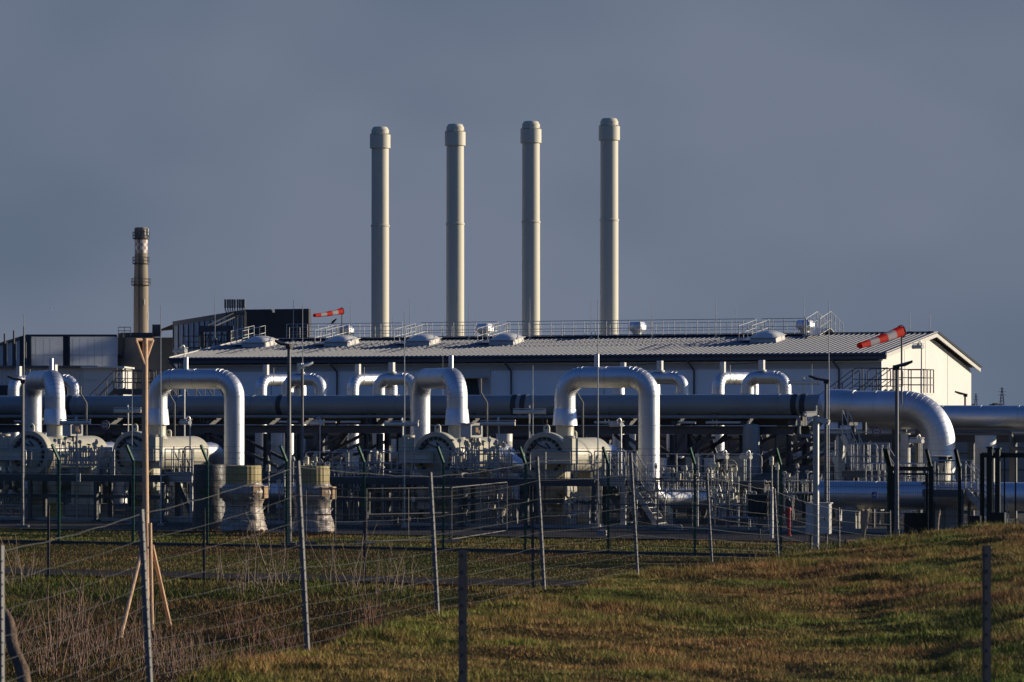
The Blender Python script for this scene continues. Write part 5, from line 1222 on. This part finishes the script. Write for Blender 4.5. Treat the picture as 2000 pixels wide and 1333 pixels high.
# sliding gate
SG = thing('sliding_gate', 'black green barred sliding gate at the right edge', 'gate', fpt(1915))
q0 = fpt(1918); q1 = q0+U*6.5; zt = CZ+(H-886)/F*q0.y
mb = MB(); mb.bar(q0+Z*(zt-.05), q1+Z*(zt-.05), .09, .13); mb.bar(q0+Z*.25, q1+Z*.25, .09, .2); mb.bar(q0+Z*.2, q0+Z*zt, .12, .1)
k = 0
while k < 6.4: mb.prism([q0+U*(k)+Z*zt, q0+U*(k+.05)+Z*zt, q0+U*(k+.025)+Z*(zt+.05)], V*.01); k += .07
mb.build('leaf_frame', 'gate', SG, world=True)
mb = MB(); k = .15
while k < 6.4: mb.bar(q0+U*k+Z*.3, q0+U*k+Z*zt, .04, .04); k += .165 if k < .6 else .315
mb.build('bars', 'gate', SG, world=True)
for dx, w_, ztp in ((.30, .13, zt+.15), (.52, .13, zt+.12)):
    mb = MB(); c = q0+U*dx-V*.25; mb.box(c+Z*ztp/2, (w_, w_, ztp), -TH); mb.box(c+Z*(ztp+.02), (w_+.05, w_+.05, .05), -TH); mb.build('guide_post', 'gate', SG, world=True)
mb = MB(); c = q0+U*.5-V*.3; mb.box(c+Z*.7, (.5, .2, 1.4), -TH); mb.box(c-U*.6+Z*.65, (.28, .25, 1.3), -TH); mb.build('drive_box', 'gate', SG, world=True)
# ================================================================ TEMPORARY SITE FENCE PANELS
def heras(label, p0, p1, h=1.8, mid=None):
    p0 = Vector(p0); p1 = Vector(p1); t = thing('site_fence_panel', label, 'fence panel', p0, 0, 'galvanised temporary fence panels'); d = p1-p0
    mb = MB(); a, b = p0+Z*.12, p1+Z*.12
    for q in (a, b): mb.tube([q, q+Z*(h-.12)], .016, 8)
    mb.tube([a+Z*(h-.12), b+Z*(h-.12)], .018, 8); mb.tube([a, b], .016, 8); m = (a+b)/2; mb.tube([m, m+Z*(h-.12)], .018, 8)
    if mid: mb.tube([a+Z*mid, b+Z*mid], .018, 8)
    mb.build('frame', 'postmetal', t, world=True)
    mb = MB(); n = int(d.length/.1)
    for i in range(1, n): q = a+(b-a)*(i/n); mb.bar(q, q+Z*(h-.12), .0028, .0028, False)
    for k in range(1, 7): mb.bar(a+Z*(k*.26), b+Z*(k*.26), .0032, .0032, False)
    mb.build('mesh', 'steelmid', t, world=True)
    for q in (p0, p1):
        mb = MB(); mb.box(q+Z*.06, (.55, .22, .12), .3); mb.build('foot_block', 'concdk', t, world=True)
def gpt(px, py): return at(px, py, CZ*F/(py-H))*1.0
def gnd(px, py): p = gpt(px, py); p.z = 0; return p
heras('temporary fence panel left of the second bay, in front of the right drum', gnd(598, 1066), gnd(712, 1066), 1.78, .85)
heras('temporary fence panel between the tall green posts, small white tag on it', gnd(716, 1065), gnd(878, 1061), 1.78, .85)
heras('temporary fence panel turned back towards the vessels', gnd(882, 1061), gnd(990, 1043), 1.78)
heras('temporary fence panel below the right stair', gnd(1170, 1037), gnd(1283, 1038), 1.76, .82)
heras('temporary fence panel in front of the right ball valve', gnd(1285, 1038), gnd(1420, 1041), 1.76, .82)
heras('temporary fence panel left of the black radiator box', gnd(1424, 1041), gnd(1500, 1043), 1.76, .82)
p = gnd(808, 1063)-V*.03; mb = MB(); mb.box((0, 0, 1.42), (.11, .006, .13)); mb.tube([(0, .01, 1.48), (0, .01, 1.52)], .004, 4); o = mb.build('panel_tag', 'signwhite'); o.location = p; tag(o, 'small white tag fixed to the temporary fence', 'tag')
# ================================================================ PATH FENCE (thin dark posts along the path)
pf = thing('path_fence', 'low fence of thin dark posts along the gravel path', 'fence', rowpt(712, 79.6))
PPX = (-215, 94, 398, 712, 1040)
for px in PPX:
    b = rowpt(px, 79.4); b.z = tz(b.x, b.y); hh = 1.84; mb = MB(); mb.bar(b-Z*.2, b+Z*hh, .05, .05); mb.bar(b+Vector((.03, -.01, -.2)), b+Vector((.03, -.01, hh)), .012, .05); mb.build('post', 'postdk', pf, world=True)
for q0, q1 in zip(PPX[:-1], PPX[1:]):
    a = rowpt(q0, 79.4); b = rowpt(q1, 79.4); mb = MB()
    for z in (.35, .75, 1.15, 1.6): mb.bar(a+Z*z, b+Z*z, .004, .004, False)
    mb.build('wires', 'wire', pf, world=True)
# ================================================================ FOREGROUND WIRE FENCE
wf = thing('wire_fence', 'old leaning wire stock fence running away over the mound edge', 'fence', (-1.88, 30.6, 2.1))
WFP = [(-60, 17.2, 3.3), (4, 21, 3.39), (295, 26, 3.47), (603, 30.6, 3.78), (857, 36, 3.575), (1065, 42, 3.66), (1247, 47.5, 3.64), (1393, 54, 3.23), (1523, 60, 2.84), (1641, 67.5, 2.28), (1741, 75, 2.0)]
posts = []
for i, (px, D, ztp) in enumerate(WFP):
    x = (px-1000)/F*D; z = tz(x, D); h = ztp-z; ln = -.055 if 1 < i < 9 else -.008; b = Vector((x, D, z)); tp = b+Vector((ln*h, .03*h, h)); posts.append((b, tp))
    mb = MB(); w_ = .038; up = (tp-b)
    bb = b-up*.15
    mb.bar(bb, tp, w_, .006) if False else None
    Q = Matrix.Rotation(R(-17), 3, 'Z'); mb.prism([bb+Q @ Vector(q) for q in ((-w_, 0, 0), (0, 0, 0), (0, .042, 0), (-.006, .042, 0), (-.006, .006, 0), (-w_, .006, 0))], up*1.15)
    for k in range(16): q = b+up*(.1+k*.055); mb.box(q+Vector((.002, .01, 0)), (.012, .012, .012))
    mb.build('post', 'postmetal', wf, world=True, sharp=20)
HTS = (.05, .11, .18, .26, .35, .46, .58, .71, .85, 1.0)
for i in range(len(posts)-1):
    (b0, t0), (b1, t1) = posts[i], posts[i+1]; mb = MB(); L = (b1-b0).length; n = int(L/.16)
    def wp(q, f):
        p = (b0+(t0-b0)*f*.97)*(1-q)+(b1+(t1-b1)*f*.97)*q
        sg = .012+.012*f; p.z -= sg*4*q*(1-q)*(1+.4*math.sin(i*3+f*9)); p.z += .012*noise.noise(Vector((q*9+i*3, f*7, 0)))
        return p-Vector((.02, .01, 0))
    rw = .0014 if i < 7 else .0026
    for f in HTS:
        pts = [wp(k/14, f) for k in range(15)]; mb.tube(pts, rw if f < .95 else rw*1.7, 4, False)
    for k in range(1, n):
        q = k/n; mb.tube([wp(q, f)+Vector((.008*noise.noise(Vector((k*1.7, f*5, i))), 0, 0)) for f in HTS], .0016 if i < 7 else .0024, 3, False)
    mb.build('wire_panel', 'wire', wf, world=True)
# continuation of wire along right to the stump
(b0, t0) = posts[-1]; mb = MB(); e = at(1826, 1030, 72)
for f in HTS[1:]:
    mb.tube([b0+(t0-b0)*f+(Vector((e.x, e.y, .3+1.2*f))-(b0+(t0-b0)*f))*(k/8)-Z*(.12*math.sin(math.pi*k/8)) for k in range(9)], .004, 4, False)
mb.build('wire_panel', 'wire', wf, world=True)
# nearer channel posts on the mound
for px, yt, D, lb in ((905.5, 1075, 20, 'dark channel post in the foreground near the centre bottom'), (1929.5, 1066, 21, 'dark channel post on the mound at right')):
    x = (px-1000)/F*D; z = tz(x, D); zt = CZ+(H-yt)/F*D; mb = MB(); h = zt-z
    mb.prism([(-.022, 0, -.4), (.022, 0, -.4), (.022, .035, -.4), (.017, .035, -.4), (.017, .006, -.4), (-.017, .006, -.4), (-.017, .035, -.4), (-.022, .035, -.4)], (0, 0, h+.4))
    for k in range(int(h/.1)): mb.box((0, -.002, .08+k*.1), (.012, .006, .02))
    o = mb.build('channel_post', 'postdk', sharp=20); o.location = (x, D, z); o.rotation_euler = (0, 0, .3); tag(o, lb, 'post')
# ================================================================ WOODEN MARKER POST
D = 70.; c = at(284, 1236, D); bz = tz(c.x, D)
mk = thing('wooden_marker', 'tall wooden marker post with triangular head and bracing stakes', 'marker post', (c.x, D, bz))
def lp(px, py, dy=0.): q = at(px, py, D+dy); return Vector((q.x-c.x, dy, q.z-bz))
mb = MB(); b_, t_ = lp(285, 1262), lp(283.3, 661); mb.tube([b_, b_+(t_-b_)*.3+Vector((.01, 0, 0)), b_+(t_-b_)*.7-Vector((.008, 0, 0)), t_], [.073, .069, .066, .062], 14); mb.build('pole', 'wood', mk)
mb = MB(); mb.prism([lp(266, 665, -.12+.10), lp(297, 665, .16+.10), lp(282, 709, .10)], (-.02, .02, 0)); bd = mb.build('head_board', 'wooddk', mk)
tri = [lp(265, 664, -.16), lp(298.5, 664, .14), lp(282, 712, -.04)]
for i in range(3):
    mb = MB(); mb.tube([tri[i], (tri[i]+tri[(i+1) % 3])/2, tri[(i+1) % 3]], .033, 8); mb.build('frame_slat', 'wood', bd)
for a, b, dy0, dy1, r in (((278, 1068), (235, 1246), -.1, -.9, .042), ((297, 1065), (332, 1222), .0, .7, .042), ((281, 1150), (281, 1248), .1, .2, .04), ((293, 1022), (297, 1232), -.1, -.15, .04)):
    mb = MB(); mb.tube([lp(*a, dy0), lp(*b, dy1)], [r, r*1.06], 10); mb.build('stake', 'wood', mk)
# leaning log at lower left
D = 22.3; p0, p1 = at(9, 1195, D), at(52, 1350, D-.6)
mb = MB(); pts = [p0+(p1-p0)*(k/8)+Vector((.012*math.sin(k*1.3), 0, 0)) for k in range(-0, 11)]; mb.tube(pts, [.026, .034, .038, .040, .042, .041, .044, .043, .045, .046, .047], 12)
o = mb.build('leaning_log', 'bark', origin=(p1.x, p1.y, p1.z)); tag(o, 'rough brown log leaning at the lower left corner', 'log')
# ================================================================ BROKEN STUMPS behind the mound
def torn_post(label, px, yt, yb, D, w_, seed, lean=0., prof=(1, .85), bend=0.):
    rd = random.Random(seed); b = at(px, yb+25, D); h = (yb+25-yt)/F*D; z0 = tz(b.x, D); b.z = min(b.z, z0); mb = MB(); n = 12; vs = []; fs = []
    h = CZ+(H-yt)/F*D-b.z
    for i in range(9):
        q = i/8
        for j in range(n):
            a = 2*math.pi*j/n; r = w_*np.interp(q, np.linspace(0, 1, len(prof)), prof)*(1+.35*noise.noise(Vector((math.cos(a)*1.5, math.sin(a)*1.5, q*3+seed))))
            zz = q*h-(rd.uniform(0, .35)*h*.25 if i == 8 else 0)
            vs.append((r*math.cos(a)+lean*q*h+bend*q*q*q, r*math.sin(a)*.6, zz))
    for i in range(8):
        for j in range(n): fs.append((i*n+j, i*n+(j+1) % n, (i+1)*n+(j+1) % n, (i+1)*n+j))
    fs.append(tuple(8*n+j for j in range(n))); mb.add(vs, fs)
    o = mb.build('broken_post', 'torn', sharp=50); o.location = b; tag(o, label, 'broken post'); return o
torn_post('pale torn splintered post end beside the wire at right', 1824, 992, 1040, 72, .12, 2, .02, (1.1, 1.0, .75, .45, .28, .2), .09)
o = torn_post('torn wooden post in front of the low clad pipe', 1682, 988, 1045, 66, .10, 5, .06, (.5, .4, .3, .35, .9, 1.0), 0)
p = at(1650, 1062, 58); p.z = tz(p.x, 58); rd = random.Random(4)
mb = MB()
for k in range(7):
    a0 = -.2+k*.08; pts = [(-.22+.04*k+.28*math.sin(q*1.35), .06*k-.2, .30*math.sin(q*2.0)+.12*q-.05) for q in [i/9*1.35 for i in range(10)]]
    mb.tube([(x-.02*rd.random(), y, z+.05) for x, y, z in pts], [.05, .05, .05, .05, .045, .045, .045, .04, .03, .02], 7)
mb.lathe([(.22, -.2), (.2, .1), (.17, .28), (.12, .30), (.1, .2)], (.1, .1, 0), Z, 14, fn=lambda a, i: 1+.18*math.sin(3*a+i))
o = mb.build('curled_stump', 'bark'); o.scale = (.62, .62, .75); o.location = p; tag(o, 'curled torn bark stump on the mound edge below the camera pole', 'stump')
# ================================================================ DRY SHRUBS AND STALKS
def shrub(label, x, y, h, n, spread, mt, seed, group, branch=3):
    rd = random.Random(seed); mb = MB(); z = tz(x, y)-.03
    for k in range(n):
        bx, by = rd.gauss(0, spread*.25), rd.gauss(0, spread*.25); ax = rd.gauss(0, .28); ay = rd.gauss(0, .28); hh = h*rd.uniform(.5, 1.1); r = rd.uniform(.005, .012)*(1+h*.3)
        pts = []; p = Vector((bx, by, 0)); dv = Vector((ax, ay, 1)).normalized()
        for i in range(6):
            pts.append(p.copy()); dv = (dv+Vector((rd.gauss(0, .10), rd.gauss(0, .10), .02))).normalized(); p = p+dv*hh/5
        mb.tube(pts, [r, r*.9, r*.8, r*.65, r*.5, r*.3], 4, False)
        for b in range(rd.randint(0, branch)):
            i = rd.randint(1, 4); q = pts[i]; d2 = (dv+Vector((rd.gauss(0, .7), rd.gauss(0, .7), rd.uniform(-.1, .5)))).normalized(); L = hh*rd.uniform(.15, .4)
            mb.tube([q, q+d2*L*.5, q+d2*L+Vector((0, 0, .04*rd.random()))], [r*.5, r*.4, r*.22], 3, False)
    o = mb.build('dry_shrub', mt, sharp=180); o.location = (x, y, z); tag(o, label, 'dry shrub', group); return o
k = 0
for cnt, (pa, pb), (wa, wb), hh, nn, mt, lb, gr in (
    (15, (20, 280), (61, 69), (.9, 1.9), 10, 'twig', 'bare brown twiggy shrub in the ditch left of the wooden marker', 'bare shrubs left of the marker'),
    (12, (300, 430), (60, 69), (.6, 1.3), 11, 'twig', 'bare brown twiggy shrub in the ditch right of the wooden marker', 'bare shrubs right of the marker'),
    (15, (430, 600), (58, 72), (.5, 1.4), 11, 'twigred', 'bare reddish shrub in the ditch left of the nearest leaning post', 'reddish shrubs by the nearest post'),
    (15, (610, 860), (58, 74), (.4, 1.1), 11, 'twigred', 'bare reddish shrub in the ditch behind the wire fence', 'reddish shrubs behind the wire'),
    (9, (440, 560), (76, 80), (.9, 1.7), 4, 'twigpale', 'thin pale dry stalks rising beside the gravel path left of centre', 'pale stalks by the path'),
    (7, (640, 830), (76, 80), (.9, 1.8), 4, 'twigpale', 'thin pale dry stalks rising beside the gravel path near the thin post', 'pale stalks near the thin post'),
    (6, (10, 60), (76, 80), (.8, 1.6), 3, 'twigpale', 'thin pale dry stalks at the far left edge of the path', 'pale stalks at the left edge'),
    (7, (1140, 1240), (60, 66), (.7, 1.25), 14, 'twigpale', 'pale dry weed clump at the mound edge beside a leaning post', 'weed clumps at the mound edge'),
    (6, (1010, 1120), (62, 70), (.4, .9), 12, 'twigred', 'low reddish weed clump beyond the mound edge', 'low weeds beyond the mound'),
    (7, (870, 1010), (60, 72), (.3, .7), 12, 'twig', 'low brown weed clump by the path right of the foreground post', 'low weeds right of the foreground post')):
    for i in range(cnt):
        k += 1; px = pa+(pb-pa)*((i+random.random())/cnt); w = random.uniform(wa, wb); q = rowpt(px, w)
        shrub(lb, q.x, q.y, random.uniform(*hh), nn, random.uniform(.5, 1.1), mt, 100+k, gr)
# gull far off in the sky at left
p = at(102, 604, 300); mb = MB(); mb.lathe([(0, -.25), (.07, -.12), (.08, .05), (.04, .2), (0, .26)], (0, 0, 0), (1, 0, .1), 8)
for s in (-1, 1): mb.prism([(.08, 0, .02), (-.1, 0, .02), (-.12, s*.3, .16), (-.16, s*.62, .10), (-.08, s*.6, .11), (.05, s*.3, .17)], (0, 0, .02))
o = mb.build('gull', 'bird'); o.scale = (.35, .35, .35); o.location = p; o.rotation_euler = (0, 0, 1.2); tag(o, 'tiny white gull flying far off at left', 'bird')
# ================================================================ LIGHT, SKY, CAMERA
AZ, EL = R(105), R(13.5)
S = Vector((math.sin(AZ)*math.cos(EL), -math.cos(AZ)*math.cos(EL), math.sin(EL)))
ld = bpy.data.lights.new('sun', 'SUN'); ld.energy = 5.0; ld.angle = R(.55); ld.color = (1., .85, .63)
lo = bpy.data.objects.new('sun', ld); col.objects.link(lo); lo.rotation_euler = S.to_track_quat('Z', 'Y').to_euler()
wd = bpy.data.worlds.new('World'); sc.world = wd; wd.use_nodes = True; nt = wd.node_tree; n = nt.nodes; L = nt.links
bg = n['Background']; sky = n.new('ShaderNodeTexSky'); sky.sky_type = 'NISHITA'; sky.sun_disc = False
sky.sun_elevation = EL; sky.sun_rotation = math.atan2(S.x, S.y); sky.air_density = 1.0; sky.dust_density = .1; sky.ozone_density = 2.5
tc = n.new('ShaderNodeTexCoord'); sep = n.new('ShaderNodeSeparateXYZ'); L.new(tc.outputs['Generated'], sep.inputs[0])
# slate cloud ahead, added low around the unseen sky too; bluer-tinted sky above
def mrange(src, a, b):
    m = n.new('ShaderNodeMapRange'); m.interpolation_type = 'SMOOTHSTEP'; m.inputs['From Min'].default_value = a; m.inputs['From Max'].default_value = b; L.new(src, m.inputs['Value']); return m.outputs[0]
fy = mrange(sep.outputs['X'], .80, .35); fz = mrange(sep.outputs['Z'], .40, .14); fb = mrange(sep.outputs['Y'], .45, .93)
mul = n.new('ShaderNodeMath'); mul.operation = 'MULTIPLY'; L.new(fy, mul.inputs[0]); L.new(fz, mul.inputs[1])
mp = n.new('ShaderNodeMapping'); mp.inputs['Scale'].default_value = (5, 5, 9); L.new(tc.outputs['Generated'], mp.inputs[0])
nz = n.new('ShaderNodeTexNoise'); nz.inputs['Scale'].default_value = 1.0; nz.inputs['Detail'].default_value = 3; nz.inputs['Roughness'].default_value = .55; L.new(mp.outputs[0], nz.inputs['Vector'])
cr = n.new('ShaderNodeValToRGB'); e = cr.color_ramp.elements; e[0].position = .38; e[1].position = .62
e[0].color = (.097, .128, .184, 1); e[1].color = (.139, .165, .226, 1); L.new(nz.outputs['Fac'], cr.inputs[0])
sc1 = n.new('ShaderNodeMix'); sc1.data_type = 'RGBA'; sc1.blend_type = 'MULTIPLY'; sc1.inputs['Factor'].default_value = 1; sc1.inputs[7].default_value = (.042, .060, .098, 1); L.new(sky.outputs[0], sc1.inputs[6])
# unseen part of the cloud bank is added darker, to lower the shade light
dk = n.new('ShaderNodeMix'); dk.data_type = 'RGBA'; dk.inputs[6].default_value = (.042, .053, .072, 1); L.new(fb, dk.inputs['Factor']); L.new(cr.outputs[0], dk.inputs[7])
mix = n.new('ShaderNodeMix'); mix.data_type = 'RGBA'; L.new(mul.outputs[0], mix.inputs['Factor']); L.new(sc1.outputs[2], mix.inputs[6]); L.new(dk.outputs[2], mix.inputs[7])
L.new(mix.outputs[2], bg.inputs['Color']); bg.inputs['Strength'].default_value = 1.0
cd = bpy.data.cameras.new('camera'); cam = bpy.data.objects.new('camera', cd); col.objects.link(cam); sc.camera = cam
cam.location = (0, 0, CZ); cam.rotation_euler = (math.pi/2, 0, 0); cd.sensor_width = 36; cd.lens = F/2000*36; cd.shift_y = (H-666.5)/2000; cd.clip_start = .5; cd.clip_end = 12000
cd.dof.use_dof = True; cd.dof.focus_distance = 118; cd.dof.aperture_fstop = 8
vs_ = sc.view_settings; vs_.view_transform = 'Standard'; vs_.look = 'None'; vs_.exposure = .25; vs_.gamma = 1
